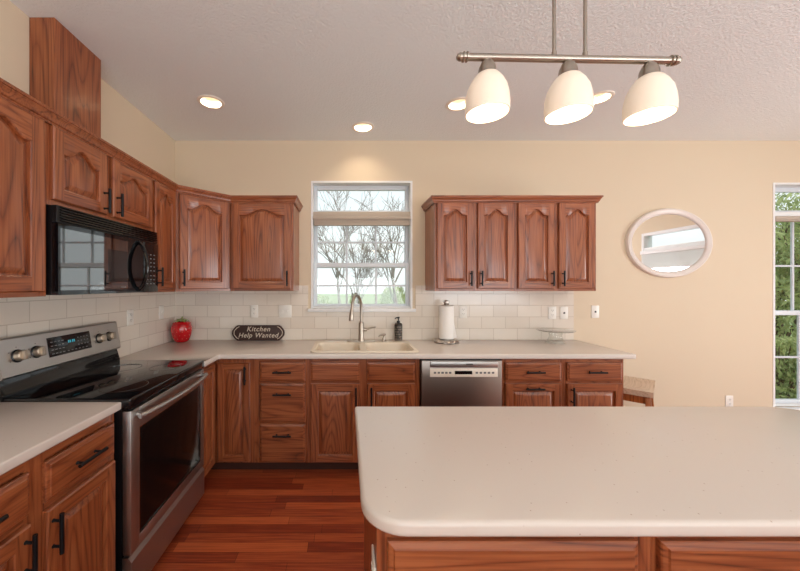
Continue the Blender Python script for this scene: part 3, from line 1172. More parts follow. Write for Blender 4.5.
# cut the sink opening
cb = bmesh.new()
add_prism(cb, rounded([(SX0 + 0.015, SY0 + 0.015), (SX1 - 0.015, SY0 + 0.015), (SX1 - 0.015, SY1 - 0.015), (SX0 + 0.015, SY1 - 0.015)], [0.04] * 4, 5), 0.8, 1.0)
cut = obj('cutter', cb, 'counter', smooth=0)
md = main_top.modifiers.new('cut', 'BOOLEAN'); md.object = cut; md.operation = 'DIFFERENCE'; md.solver = 'EXACT'
dg = bpy.context.evaluated_depsgraph_get()
nm = bpy.data.meshes.new_from_object(main_top.evaluated_get(dg))
main_top.modifiers.clear()
main_top.data = nm
cm = cut.data
bpy.data.objects.remove(cut)
bpy.data.meshes.remove(cm)

bm = bmesh.new()
add_prism(bm, [(XL + 0.0095, 0.64), (-0.980, 0.64), (-0.980, 1.4475), (XL + 0.0095, 1.4475)], CT0, CT1, bev=0.007, seg=3)
tag(obj('countertop', bm, 'counter', smooth=40), 'short cream countertop left of the stove at the left edge', 'countertop')

bm = bmesh.new()
poly = rounded([(0.036, 1.397), (0.036, 0.709), (1.88, 0.709), (1.88, 1.397)], [0.012, 0.095, 0.095, 0.13], 10)
t = bmesh.new()
add_prism(t, poly, CT0, CT1, bev=0.011, seg=4)
merge(bm, t)
tag(obj('island_countertop', bm, 'counter', smooth=40), 'big cream island countertop with rounded corners in the foreground', 'countertop')

# ------------------------------------------------------------------ range (local: x along +y, -y toward the room)
r = thing('stove', 'freestanding stainless electric stove with black glass cooktop between the left counters', 'stove', (-0.945, 1.449, 0), PI / 2)


def robj(name, bm, m, parent, smooth=30):
    return obj(name, bm, m, parent, local=True, smooth=smooth)


RW = 0.755
bm = bmesh.new()
add_box(bm, 0.002, 0.036, 0.06, RW - 0.002, 0.62, 0.874)
robj('body', bm, 'black', r, 0)
bm = bmesh.new()
add_box(bm, 0.03, 0.06, 0.0, RW - 0.03, 0.60, 0.06)
robj('plinth', bm, 'black', r, 0)
bm = bmesh.new()
add_box(bm, 0.0, -0.004, 0.8745, RW, 0.555, 0.925, bev=0.008, seg=3)
ck = robj('cooktop', bm, 'gloss', r)
for bx_, by_, rr in ((0.19, 0.15, 0.105), (0.56, 0.15, 0.085), (0.19, 0.41, 0.08), (0.56, 0.41, 0.105)):
    bm = bmesh.new()
    add_lathe(bm, [(rr - 0.003, 0.9252), (rr - 0.003, 0.9255), (rr, 0.9255), (rr, 0.9252)], (bx_, by_, 0), 40)
    robj('burner_ring', bm, 'burner', ck)
# back guard
def yz_prism(bm, prof, x0, x1, mi=0):
    a = [bm.verts.new((x0, y, z)) for y, z in prof]
    b = [bm.verts.new((x1, y, z)) for y, z in prof]
    n = len(prof)
    for f in (list(a), list(reversed(b))):
        q = bm.faces.new(f); q.material_index = mi
    for i in range(n):
        q = bm.faces.new((a[i], b[i], b[(i + 1) % n], a[(i + 1) % n])); q.material_index = mi


bm = bmesh.new()
yz_prism(bm, [(0.556, 0.88), (0.630, 0.88), (0.630, 1.03), (0.585, 1.03), (0.556, 0.935)], 0.0, RW)
robj('backguard_riser', bm, 'gloss', r, 20)
bm = bmesh.new()
yz_prism(bm, [(0.552, 1.012), (0.558, 1.004), (0.630, 1.004), (0.630, 1.178), (0.590, 1.182), (0.580, 1.176)], -0.002, RW + 0.002)
cp = robj('control_panel', bm, 'steel', r, 20)
# panel frame: point on the sloped face at height fraction
def pp(x, s, out=0.0):
    y = 0.552 + (0.580 - 0.552) * s
    z = 1.012 + (1.176 - 1.012) * s
    return Vector((x, y - out * 0.986, z + out * 0.168))


tilt = math.atan2(0.028, 0.164)
bm = bmesh.new()
pm = Matrix.Translation(pp(0, 0)) @ Matrix.Rotation(-tilt, 4, 'X')
t = bmesh.new(); add_box(t, 0.235, -0.003, 0.042, 0.515, 0.004, 0.142, bev=0.002); merge(bm, t, 0, pm)
ds = robj('display', bm, 'display', cp)
bm = bmesh.new()
t = bmesh.new()
for i in range(4):
    for j in range(4):
        add_box(t, 0.250 + i * 0.022, -0.0036, 0.055 + j * 0.02, 0.264 + i * 0.022, -0.003, 0.059 + j * 0.02)
for i in range(4):
    for j in range(3):
        add_box(t, 0.42 + i * 0.022, -0.0036, 0.075 + j * 0.02, 0.428 + i * 0.022, -0.003, 0.08 + j * 0.02)
for i in range(6):
    add_box(t, 0.345 + i * 0.025, -0.0036, 0.054, 0.357 + i * 0.025, -0.003, 0.058)
merge(bm, t, 0, pm)
robj('key_print', bm, 'mark', cp, 0)
bm = bmesh.new(); t = bmesh.new()
for i, dx in enumerate((0, 0.011, 0.026, 0.037)):
    add_box(t, 0.357 + dx, -0.0036, 0.098, 0.364 + dx, -0.003, 0.112)
merge(bm, t, 0, pm)
robj('clock_digits', bm, 'cyan', cp, 0)
for kx, kz in ((0.078, 0.085), (0.172, 0.085), (0.585, 0.085), (0.668, 0.085)):
    bm = bmesh.new()
    t = bmesh.new()
    add_lathe(t, [(0.0, 0.03), (0.020, 0.03), (0.023, 0.027), (0.0245, 0.006), (0.030, 0.003), (0.030, 0.0), (0.0, 0.0)], (0, 0, 0), 28, 0)
    m4 = pm @ Matrix.Translation((kx, 0, kz)) @ Matrix.Rotation(PI / 2, 4, 'X')
    merge(bm, t, 0, m4)
    for fc in bm.faces:
        q_ = pm.inverted() @ fc.calc_center_median()
        fc.material_index = 1 if q_.y > -0.0055 else 0
    kn = robj('knob', bm, ['bronze', 'black'], cp)
    bm = bmesh.new(); t = bmesh.new()
    add_box(t, -0.007, -0.022, 0.028, 0.007, 0.022, 0.043, 0, bev=0.003)
    merge(bm, t, 0, m4)
    robj('knob_grip', bm, 'nickel', kn)
bm = bmesh.new(); t = bmesh.new()
for kx in (0.078, 0.172, 0.585, 0.668):
    for a in range(0, 12):
        an = 2 * PI * a / 12
        if 4 < a < 8 or a % 2: continue
        add_box(t, kx + 0.041 * math.sin(an) - 0.002, -0.0008, 0.085 + 0.041 * math.cos(an) - 0.002, kx + 0.041 * math.sin(an) + 0.002, 0.0, 0.085 + 0.041 * math.cos(an) + 0.002)
merge(bm, t, 0, pm)
robj('dial_marks', bm, 'slot', cp, 0)
# oven door
bm = bmesh.new()
for x0, z0, x1, z1 in ((0.004, 0.235, 0.066, 0.868), (RW - 0.05, 0.235, RW - 0.004, 0.868), (0.066, 0.235, RW - 0.05, 0.285), (0.066, 0.775, RW - 0.05, 0.868)):
    add_box(bm, x0, -0.004, z0, x1, 0.034, z1, bev=0.003)
od = robj('oven_door', bm, 'steel', r)
bm = bmesh.new()
add_box(bm, 0.064, 0.0015, 0.283, RW - 0.048, 0.02, 0.777, bev=0.002)
robj('oven_window', bm, 'ovenglass', od)
bm = bmesh.new()
for x0, z0, x1, z1 in ((0.066, 0.285, 0.069, 0.775), (RW - 0.053, 0.285, RW - 0.05, 0.775), (0.069, 0.285, RW - 0.053, 0.288), (0.069, 0.772, RW - 0.053, 0.775)):
    add_box(bm, x0, -0.003, z0, x1, 0.001, z1)
robj('window_trim', bm, 'chrome', od, 0)
bm = bmesh.new()
pts, rad = [], []
for q in range(17):
    s = q / 16
    pts.append((0.03 + 0.70 * s, -0.028 - 0.034 * math.sin(PI * s) ** 0.7, 0.838))
add_tube(bm, pts, 0.012, 14)
for s in (0.035, 0.965):
    add_tube(bm, [(0.03 + 0.70 * s, -0.002, 0.838), (0.03 + 0.70 * s, -0.034, 0.838)], 0.011, 12)
robj('handle', bm, 'steel', od)
bm = bmesh.new()
yz_prism(bm, [(-0.006, 0.045), (-0.006, 0.205), (0.008, 0.224), (0.034, 0.224), (0.034, 0.045)], 0.004, RW - 0.004)
robj('storage_drawer', bm, 'steel', r, 15)

# ------------------------------------------------------------------ microwave
mw = thing('microwave', 'black over-the-range microwave hung under the short cabinet above the stove', 'microwave', (-1.228, 1.4165, 1.379), PI / 2)
MWW, MWH = 0.752, 0.386
bm = bmesh.new()
add_box(bm, 0, 0.028, 0, MWW, -XL - 1.228 - 0.010, MWH, bev=0.003)
robj('body', bm, 'black', mw)
bm = bmesh.new()
add_box(bm, 0.0, 0.006, 0.312, MWW, 0.0275, MWH, bev=0.002)
gr = robj('vent_grille', bm, 'black', mw)
bm = bmesh.new()
for i in range(6):
    z = 0.322 + i * 0.0115
    t = bmesh.new()
    add_box(t, 0.012, -0.0035, -0.0032, MWW - 0.012, 0.0058, 0.0032, bev=0.001, seg=1)
    merge(bm, t, 0, Matrix.Translation((0, 0, z)) @ Matrix.Rotation(-0.3, 4, 'X'))
robj('louvers', bm, 'gloss', gr)
bm = bmesh.new()
for x0, z0, x1, z1 in ((0.0, 0.0, 0.012, 0.309), (0.455, 0.0, 0.595, 0.309), (0.012, 0.0, 0.455, 0.02), (0.012, 0.289, 0.455, 0.309)):
    add_box(bm, x0, 0.0, z0, x1, 0.0275, z1)
dr = robj('door', bm, 'gloss', mw, 0)
bm = bmesh.new()
add_box(bm, 0.012, 0.0005, 0.02, 0.455, 0.02, 0.289)
robj('door_window', bm, 'mwglass', dr, 0)
bm = bmesh.new()
add_box(bm, 0.30, -0.0002, 0.06, 0.45, 0.0006, 0.23)
robj('inner_screen', bm, 'mwscreen', dr, 0)
bm = bmesh.new()
pts = [(0.548, -0.001 - 0.052 * math.sin(PI * q / 14) ** 0.6, 0.014 + 0.285 * q / 14) for q in range(15)]
add_tube(bm, pts, [0.011] * 15, 12)
robj('handle', bm, 'gloss', dr)
bm = bmesh.new()
add_box(bm, 0.397, -0.0006, 0.030, 0.437, 0.0, 0.034)
robj('badge', bm, 'mark', dr, 0)
bm = bmesh.new()
add_box(bm, 0.597, 0.0, 0.0, MWW, 0.0275, 0.309, bev=0.002)
kp = robj('control_panel', bm, 'gloss', mw)
bm = bmesh.new()
for i in range(3):
    for j in range(8):
        z = 0.05 + j * 0.025 + (0.006 if j > 2 else 0)
        add_box(bm, 0.628 + i * 0.036, -0.0006, z, 0.644 + i * 0.036, 0.0, z + 0.006)
robj('key_print', bm, 'mark', kp, 0)

# ------------------------------------------------------------------ dishwasher
d = thing('dishwasher', 'stainless dishwasher with pocket handle, under the counter right of the sink', 'dishwasher', (0.551, FB, 0))
bm = bmesh.new()
add_box(bm, 0.0, 0.01, 0.09, 0.614, 0.57, 0.874)
robj('body', bm, 'black', d, 0)
bm = bmesh.new()
add_box(bm, 0.02, 0.06, 0.0, 0.594, 0.55, 0.09)
robj('toe_kick', bm, 'black', d, 0)
bm = bmesh.new()
add_box(bm, 0.010, -0.026, 0.105, 0.606, 0.0095, 0.862, bev=0.004)
dd = robj('door', bm, 'dwsteel', d)
bm = bmesh.new()
add_box(bm, 0.072, -0.040, 0.815, 0.575, -0.0262, 0.856, bev=0.005)
robj('handle', bm, 'steel', dd)
bm = bmesh.new()
add_box(bm, 0.072, -0.0285, 0.742, 0.575, -0.0262, 0.806, bev=0.001)
add_box(bm, 0.19, -0.0292, 0.790, 0.27, -0.0284, 0.796)
pn = robj('control_panel', bm, 'canwhite', dd)
bm = bmesh.new()
add_box(bm, 0.255, -0.0295, 0.762, 0.385, -0.0283, 0.787)
robj('display', bm, 'display', dd, 0)
bm = bmesh.new()
for i in range(5):
    add_box(bm, 0.10 + i * 0.028, -0.0292, 0.766, 0.118 + i * 0.028, -0.0283, 0.780)
for i in range(5):
    add_box(bm, 0.41 + i * 0.03, -0.0292, 0.766, 0.428 + i * 0.03, -0.0283, 0.780)
robj('key_print', bm, 'mark', dd, 0)
bm = bmesh.new()
add_box(bm, 0.335, -0.0408, 0.834, 0.385, -0.0398, 0.842)
robj('badge', bm, 'slot', dd, 0)

# ------------------------------------------------------------------ sink, faucet
s = thing('kitchen_sink', 'biscuit double-bowl drop-in sink in the counter under the window', 'sink', (0.1425, 2.74, CT1 + 0.001))
bm = bmesh.new()
outer = rounded([(SX0, SY0), (SX1, SY0), (SX1, SY1), (SX0, SY1)], [0.045] * 4, 6)


def rr(x0, y0, x1, y1, r_):
    return rounded([(x0, y0), (x1, y0), (x1, y1), (x0, y1)], [r_] * 4, 6)


bowls = [(SX0 + 0.03, SY0 + 0.035, 0.112, SY1 - 0.10), (0.160, SY0 + 0.035, SX1 - 0.03, SY1 - 0.10)]
# deck as a solid frame made by bridging: rim boxes around the bowls
zt = CT1 + 0.010
add_prism(bm, outer, CT1 + 0.001, zt, bev=0.004, seg=2)
deck = bm
tmp = obj('deck_tmp', deck, 'sink', smooth=40)
cb = bmesh.new()
for b_ in bowls:
    add_prism(cb, rr(*b_, 0.06), 0.85, 1.0)
cut = obj('cutter', cb, 'sink', smooth=0)
md = tmp.modifiers.new('cut', 'BOOLEAN'); md.object = cut; md.operation = 'DIFFERENCE'; md.solver = 'EXACT'
dg = bpy.context.evaluated_depsgraph_get()
nm = bpy.data.meshes.new_from_object(tmp.evaluated_get(dg))
bm = bmesh.new(); bm.from_mesh(nm)
bpy.data.objects.remove(tmp); bpy.data.objects.remove(cut); bpy.data.meshes.remove(nm)
obj('sink_deck', bm, 'sink', s, smooth=40)
for b_ in bowls:
    bm = bmesh.new()
    lv = [(-0.004, zt - 0.0003, 0.06), (0.0, zt - 0.003, 0.06), (0.004, zt - 0.02, 0.06), (0.02, zt - 0.15, 0.06), (0.045, zt - 0.175, 0.05), (0.12, zt - 0.18, 0.03)]
    rings = []
    for i, z, rad_ in lv:
        rings.append([bm.verts.new((x, y, z)) for x, y in rr(b_[0] + i, b_[1] + i, b_[2] - i, b_[3] - i, rad_)])
    for A, B in zip(rings, rings[1:]):
        for q in range(len(A)):
            bm.faces.new([A[q], A[(q + 1) % len(A)], B[(q + 1) % len(A)], B[q]])
    bm.faces.new(rings[-1])
    bo = obj('bowl', bm, 'sink', s, smooth=60)
    bm = bmesh.new()
    cx, cy = (b_[0] + b_[2]) / 2, (b_[1] + b_[3]) / 2
    add_lathe(bm, [(0, zt - 0.179), (0.03, zt - 0.179), (0.042, zt - 0.176), (0.042, zt - 0.1795)], (cx, cy, 0), 24)
    obj('drain', bm, 'nickel', bo)

f = thing('faucet', 'tall brushed nickel gooseneck faucet behind the sink', 'faucet', (0.135, 2.945, zt + 0.0005))
fz = zt + 0.0005
bm = bmesh.new()
add_prism(bm, rounded([(0.01, 2.915), (0.255, 2.915), (0.255, 2.975), (0.01, 2.975)], [0.029] * 4, 6), fz, fz + 0.007, bev=0.002, seg=2)
obj('base_plate', bm, 'nickel', f)
bm = bmesh.new()
add_lathe(bm, [(0.0, fz + 0.007), (0.03, fz + 0.007), (0.028, fz + 0.02), (0.025, fz + 0.03), (0.0235, fz + 0.16), (0.019, fz + 0.172), (0.016, fz + 0.176), (0.0, fz + 0.176)], (0.135, 2.945, 0), 24)
obj('body', bm, 'nickel', f)
bm = bmesh.new()
pts = [(0.135, 2.945, fz + 0.17), (0.135, 2.945, fz + 0.26)]
dirv = Vector((-0.085, -0.16, 0)); Lr = dirv.length; dirv.normalize()
rc = Lr / 2
for q in range(1, 15):
    a = PI * q / 14 * 0.97
    p = Vector((0.135, 2.945, fz + 0.30)) + dirv * (rc - rc * math.cos(a)) + Vector((0, 0, rc * 1.22 * math.sin(a)))
    pts.append(tuple(p))
tip = Vector(pts[-1]); dn = (Vector(pts[-1]) - Vector(pts[-2])).normalized()
pts.append(tuple(tip + dn * 0.02))
add_tube(bm, pts, 0.0125, 14)
obj('gooseneck_spout', bm, 'nickel', f, smooth=50)
bm = bmesh.new()
p0 = tip + dn * 0.018
add_tube(bm, [tuple(p0), tuple(p0 + dn * 0.01), tuple(p0 + dn * 0.085), tuple(p0 + dn * 0.095)], [0.014, 0.0165, 0.019, 0.016], 16)
obj('spray_head', bm, 'nickel', f, smooth=40)
bm = bmesh.new()
add_tube(bm, [(0.155, 2.945, fz + 0.105), (0.185, 2.945, fz + 0.105)], [0.018, 0.016], 16)
add_tube(bm, [(0.178, 2.945, fz + 0.105), (0.215, 2.94, fz + 0.118), (0.262, 2.93, fz + 0.128)], [0.010, 0.008, 0.006], 12)
obj('lever_handle', bm, 'nickel', f)

p = thing('soap_pump', 'small nickel soap pump set in the sink deck right of the faucet', 'soap dispenser', (0.335, 2.95, fz))
bm = bmesh.new()
add_lathe(bm, [(0, fz), (0.022, fz), (0.022, fz + 0.006), (0.015, fz + 0.012), (0.013, fz + 0.03), (0.006, fz + 0.034), (0.006, fz + 0.055), (0.0, fz + 0.055)], (0.335, 2.95, 0), 20)
obj('collar', bm, 'nickel', p)
bm = bmesh.new()
add_tube(bm, [(0.353, 2.955, fz + 0.060), (0.335, 2.95, fz + 0.060), (0.30, 2.925, fz + 0.057), (0.286, 2.915, fz + 0.048)], [0.008, 0.010, 0.007, 0.005], 12)
obj('spout', bm, 'nickel', p)

# ------------------------------------------------------------------ things on the counter
z0 = CT1 + 0.0006
b = thing('soap_bottle', 'dark square-patterned soap bottle with black pump, right of the sink', 'bottle', (0.478, 3.03, z0))
bm = bmesh.new()
add_lathe(bm, [(0, z0), (0.033, z0), (0.036, z0 + 0.004), (0.036, z0 + 0.150), (0.030, z0 + 0.160), (0.014, z0 + 0.166), (0, z0 + 0.166)], (0.478, 3.03, 0), 28)
bb = obj('bottle_body', bm, 'bottle', b)
bm = bmesh.new()
for row in range(6):
    for kk in range(12):
        a = 2 * PI * (kk + 0.5 * (row % 2)) / 12
        t = bmesh.new()
        add_box(t, -0.0055, -0.0005, -0.008, 0.0055, 0.0006, 0.008)
        if (row + kk) % 3 == 0:
            merge(bm, t, 0, Matrix.Translation((0.478 + 0.0362 * math.cos(a), 3.03 + 0.0362 * math.sin(a), z0 + 0.02 + row * 0.022)) @ Matrix.Rotation(a + PI / 2, 4, 'Z') @ Matrix.Scale(0.45, 4))
        else:
            merge(bm, t, 0, Matrix.Translation((0.478 + 0.0362 * math.cos(a), 3.03 + 0.0362 * math.sin(a), z0 + 0.02 + row * 0.022)) @ Matrix.Rotation(a + PI / 2, 4, 'Z') @ Matrix.Scale(0.8, 4))
obj('square_pattern', bm, 'bottlemark', bb, smooth=0)
bm = bmesh.new()
add_lathe(bm, [(0, z0 + 0.166), (0.015, z0 + 0.166), (0.015, z0 + 0.182), (0.005, z0 + 0.186), (0.005, z0 + 0.205), (0.012, z0 + 0.207), (0.012, z0 + 0.219), (0, z0 + 0.221)], (0.478, 3.03, 0), 18)
add_tube(bm, [(0.478, 3.03, z0 + 0.213), (0.45, 3.005, z0 + 0.211), (0.442, 2.997, z0 + 0.203)], [0.006, 0.005, 0.004], 10)
obj('pump', bm, 'black', b)

# paper towel holder with roll
px_, py_ = 0.893, 2.955
h_ = thing('paper_towel_holder', 'pewter paper towel holder with ornate base, right of the sink', 'paper towel holder', (px_, py_, z0))
bm = bmesh.new()
NS = 64
rings = []
for r_, z, amp in ((0.0, 0.0, 0), (0.10, 0.0, 1), (0.106, 0.006, 1), (0.100, 0.018, 1), (0.085, 0.026, 0.7), (0.06, 0.03, 0.3), (0.0, 0.032, 0)):
    if r_ == 0:
        rings.append([bm.verts.new((px_, py_, z0 + z))])
    else:
        rings.append([bm.verts.new((px_ + r_ * (1 + 0.05 * amp * math.cos(12 * 2 * PI * q / NS)) * math.cos(2 * PI * q / NS),
                                    py_ + r_ * (1 + 0.05 * amp * math.cos(12 * 2 * PI * q / NS)) * math.sin(2 * PI * q / NS),
                                    z0 + z + 0.003 * amp * math.cos(12 * 2 * PI * q / NS) * (z > 0.001))) for q in range(NS)])
for A, B in zip(rings, rings[1:]):
    for q in range(NS):
        q2 = (q + 1) % NS
        if len(A) == 1: bm.faces.new((A[0], B[q], B[q2]))
        elif len(B) == 1: bm.faces.new((A[q], A[q2], B[0]))
        else: bm.faces.new((A[q], A[q2], B[q2], B[q]))
obj('base', bm, 'pewter', h_, smooth=40)
bm = bmesh.new()
add_tube(bm, [(px_, py_, z0 + 0.03), (px_, py_, z0 + 0.345)], 0.008, 12)
obj('post', bm, 'pewter', h_)
bm = bmesh.new()
add_lathe(bm, [(0, z0 + 0.330), (0.022, z0 + 0.331), (0.025, z0 + 0.337), (0.018, z0 + 0.345), (0.026, z0 + 0.352), (0.026, z0 + 0.366), (0.012, z0 + 0.374), (0, z0 + 0.375)], (px_, py_, 0), 24)
obj('finial', bm, 'pewter', h_)
bm = bmesh.new()
zr = z0 + 0.0335
add_lathe(bm, [(0.012, zr), (0.062, zr), (0.064, zr + 0.003), (0.064, zr + 0.289), (0.061, zr + 0.292), (0.012, zr + 0.292), (0.012, zr)], (px_, py_, 0), 40)
rl = tag(obj('paper_towel_roll', bm, 'towel'), 'white paper towel roll standing on the pewter holder', 'paper towels')
rl_sheet = bmesh.new()
NSH = 10
rows_ = []
for q in range(NSH + 1):
    s_ = q / NSH
    zz = zr + 0.290 - 0.286 * s_
    xo = 0.0645 + 0.028 * s_ ** 1.5
    rows_.append([rl_sheet.verts.new((px_ + 0.0646 * math.cos(a), py_ + 0.0646 * math.sin(a), zz)) for a in (-1.2, -0.8, -0.4, -0.1)]
                 + [rl_sheet.verts.new((px_ + xo, py_ + 0.012 + 0.01 * s_, zz)), rl_sheet.verts.new((px_ + xo + 0.012 * s_, py_ + 0.035, zz))])
for A, B in zip(rows_, rows_[1:]):
    for q in range(len(A) - 1):
        rl_sheet.faces.new((A[q], A[q + 1], B[q + 1], B[q]))
obj('loose_sheet', rl_sheet, 'towel', rl, smooth=60)

# glass cake stand
cx_, cy_ = 1.845, 2.925
cs = thing('cake_stand', 'clear glass pedestal cake stand at the right end of the counter', 'cake stand', (cx_, cy_, z0))
bm = bmesh.new()
add_lathe(bm, [(0, z0 + 0.104), (0.140, z0 + 0.104), (0.150, z0 + 0.111), (0.153, z0 + 0.116), (0.146, z0 + 0.115), (0.138, z0 + 0.110), (0, z0 + 0.110)], (cx_, cy_, 0), 48)
obj('plate', bm, 'clearglass', cs, smooth=40)
bm = bmesh.new()
NR = 48
prof = [(0.0, 0.0), (0.072, 0.0), (0.070, 0.006), (0.056, 0.03), (0.046, 0.06), (0.050, 0.088), (0.062, 0.1036), (0.0, 0.1038)]
rings = []
for r_, z in prof:
    if r_ == 0: rings.append([bm.verts.new((cx_, cy_, z0 + z))])
    else: rings.append([bm.verts.new((cx_ + r_ * (1 + (0.07 if q % 4 < 2 else -0.02)) * math.cos(2 * PI * q / NR), cy_ + r_ * (1 + (0.07 if q % 4 < 2 else -0.02)) * math.sin(2 * PI * q / NR), z0 + z)) for q in range(NR)])
for A, B in zip(rings, rings[1:]):
    for q in range(NR):
        q2 = (q + 1) % NR
        if len(A) == 1: bm.faces.new((A[0], B[q], B[q2]))
        elif len(B) == 1: bm.faces.new((A[q], A[q2], B[0]))
        else: bm.faces.new((A[q], A[q2], B[q2], B[q]))
obj('pedestal', bm, 'clearglass', cs, smooth=30)

# strawberry jar
jx, jy = -1.478, 2.985
j = thing('strawberry_jar', 'red ceramic strawberry-shaped jar in the corner of the counter', 'jar', (jx, jy, z0))
JP = [(0, 0), (0.045, 0.0), (0.062, 0.012), (0.078, 0.05), (0.088, 0.10), (0.088, 0.13), (0.080, 0.152)]
LP_ = [(0.080, 0.153), (0.076, 0.170), (0.055, 0.184), (0.025, 0.186), (0.0, 0.180)]
bm = bmesh.new()
add_lathe(bm, [(r_, z0 + z) for r_, z in JP] + [(0, z0 + 0.1522)], (jx, jy, 0), 40)
jb = obj('jar_body', bm, 'red', j, smooth=60)
bm = bmesh.new()
for row, (r_, z) in enumerate(((0.072, 0.034), (0.081, 0.064), (0.0875, 0.096), (0.0885, 0.126))):
    for q in range(12):
        a = 2 * PI * (q + 0.5 * (row % 2)) / 12
        add_lathe(bm, [(0, -0.004), (0.0028, 0), (0, 0.004)], (jx + r_ * math.cos(a), jy + r_ * math.sin(a), z0 + z), 6)
obj('seeds', bm, 'seed', jb)
bm = bmesh.new()
add_lathe(bm, [(0, z0 + 0.1525)] + [(r_, z0 + z) for r_, z in LP_], (jx, jy, 0), 40)
lid = obj('lid', bm, 'red', j, smooth=60)
bm = bmesh.new()
for q in range(6):
    a = 2 * PI * q / 6 + 0.3
    pts = []
    for q2 in range(5):
        s_ = q2 / 4
        rr_ = 0.006 + 0.056 * s_
        pts.append(((jx + rr_ * math.cos(a)), (jy + rr_ * math.sin(a)), z0 + 0.192 + 0.012 * math.sin(PI * s_) - 0.012 * s_ * s_))
    wd = [0.006, 0.017, 0.020, 0.013, 0.002]
    L_, R_, T_ = [], [], []
    for (x, y, z), w_ in zip(pts, wd):
        L_.append(bm.verts.new((x - w_ * math.sin(a), y + w_ * math.cos(a), z)))
        R_.append(bm.verts.new((x + w_ * math.sin(a), y - w_ * math.cos(a), z)))
        T_.append(bm.verts.new((x, y, z + 0.006)))
    for q2 in range(4):
        bm.faces.new((L_[q2], T_[q2], T_[q2 + 1], L_[q2 + 1])); bm.faces.new((T_[q2], R_[q2], R_[q2 + 1], T_[q2 + 1])); bm.faces.new((L_[q2], L_[q2 + 1], R_[q2 + 1], R_[q2]))
add_tube(bm, [(jx, jy, z0 + 0.182), (jx + 0.002, jy, z0 + 0.205), (jx + 0.008, jy, z0 + 0.226)], [0.010, 0.007, 0.008], 10)
obj('leafy_top', bm, 'leafgreen', lid, smooth=50)

# kitchen sign, leaning a little on the tiles
sg = thing('kitchen_sign', 'dark brown plaque lettered Kitchen Help Wanted, leaning on the tiles', 'sign', (-0.808, 3.058, z0))
SM = Matrix.Translation((-0.808, 3.052, z0)) @ Matrix.Rotation(-0.13, 4, 'X')
sw, sh = 0.243, 0.140


def plaque(w_, h_, n=6, notch=0.035):
    hw, hh = w_, h_ / 2
    pts = []
    # stepped ends with a rounded middle
    right = [(hw - notch * 1.5, 0.0), (hw - notch * 0.9, 0.012), (hw - notch * 0.45, h_ * 0.22), (hw - notch * 0.1, h_ * 0.34), (hw, h_ * 0.5), (hw - notch * 0.1, h_ * 0.66), (hw - notch * 0.45, h_ * 0.78), (hw - notch * 0.9, h_ - 0.012), (hw - notch * 1.5, h_)]
    pts = right + [(-x, z) for x, z in reversed(right)]
    return pts


bm = bmesh.new()
t = bmesh.new()
add_prism(t, plaque(sw, sh), -0.006, 0.006, 0, bev=0.002, seg=2)
merge(bm, t, 0, SM @ Matrix.Rotation(PI / 2, 4, 'X'))
bd = obj('board', bm, 'signwood', sg, smooth=30)
bm = bmesh.new()
t = bmesh.new()
A_ = [(x * 0.93, sh / 2 + (z - sh / 2) * 0.84) for x, z in plaque(sw, sh)]
B_ = [(x * 0.905, sh / 2 + (z - sh / 2) * 0.78) for x, z in plaque(sw, sh)]
for i in range(len(A_)):
    i2 = (i + 1) % len(A_)
    if abs(A_[i][0]) < 0.17 and abs(A_[i2][0]) < 0.17: continue
    if (abs(A_[i][0] - A_[i2][0]) > 0.2): continue
    vs = [t.verts.new((x, -0.0068, z)) for x, z in (A_[i], A_[i2], B_[i2], B_[i])]
    t.faces.new(vs)
    vs2 = [t.verts.new((x, -0.0060, z)) for x, z in (A_[i], A_[i2], B_[i2], B_[i])]
    t.faces.new(vs2)
merge(bm, t, 0, SM)
obj('painted_border', bm, 'signpaint', bd, smooth=0)
for txt, zc, size in (('Kitchen', 0.084, 0.062), ('Help Wanted', 0.028, 0.060)):
    cu = bpy.data.curves.new('lettering', 'FONT')
    cu.body = txt; cu.size = size; cu.align_x = 'CENTER'; cu.extrude = 0.0006; cu.shear = 0.25; cu.space_character = 1.12; cu.offset = 0.0007
    to = bpy.data.objects.new('lettering_tmp', cu)
    COL.objects.link(to)
    bpy.context.view_layer.update()
    dg = bpy.context.evaluated_depsgraph_get()
    me = bpy.data.meshes.new_from_object(to.evaluated_get(dg))
    bm = bmesh.new(); bm.from_mesh(me)
    bpy.data.objects.remove(to); bpy.data.curves.remove(cu); bpy.data.meshes.remove(me)
    bm.transform(SM @ Matrix.Translation((0.0, -0.0068, zc)) @ Matrix.Rotation(PI / 2, 4, 'X'))
    for fc in bm.faces: fc.material_index = 0
    obj('lettering', bm, 'signpaint', bd, smooth=0, fix=False)

# ------------------------------------------------------------------ outlets and switches


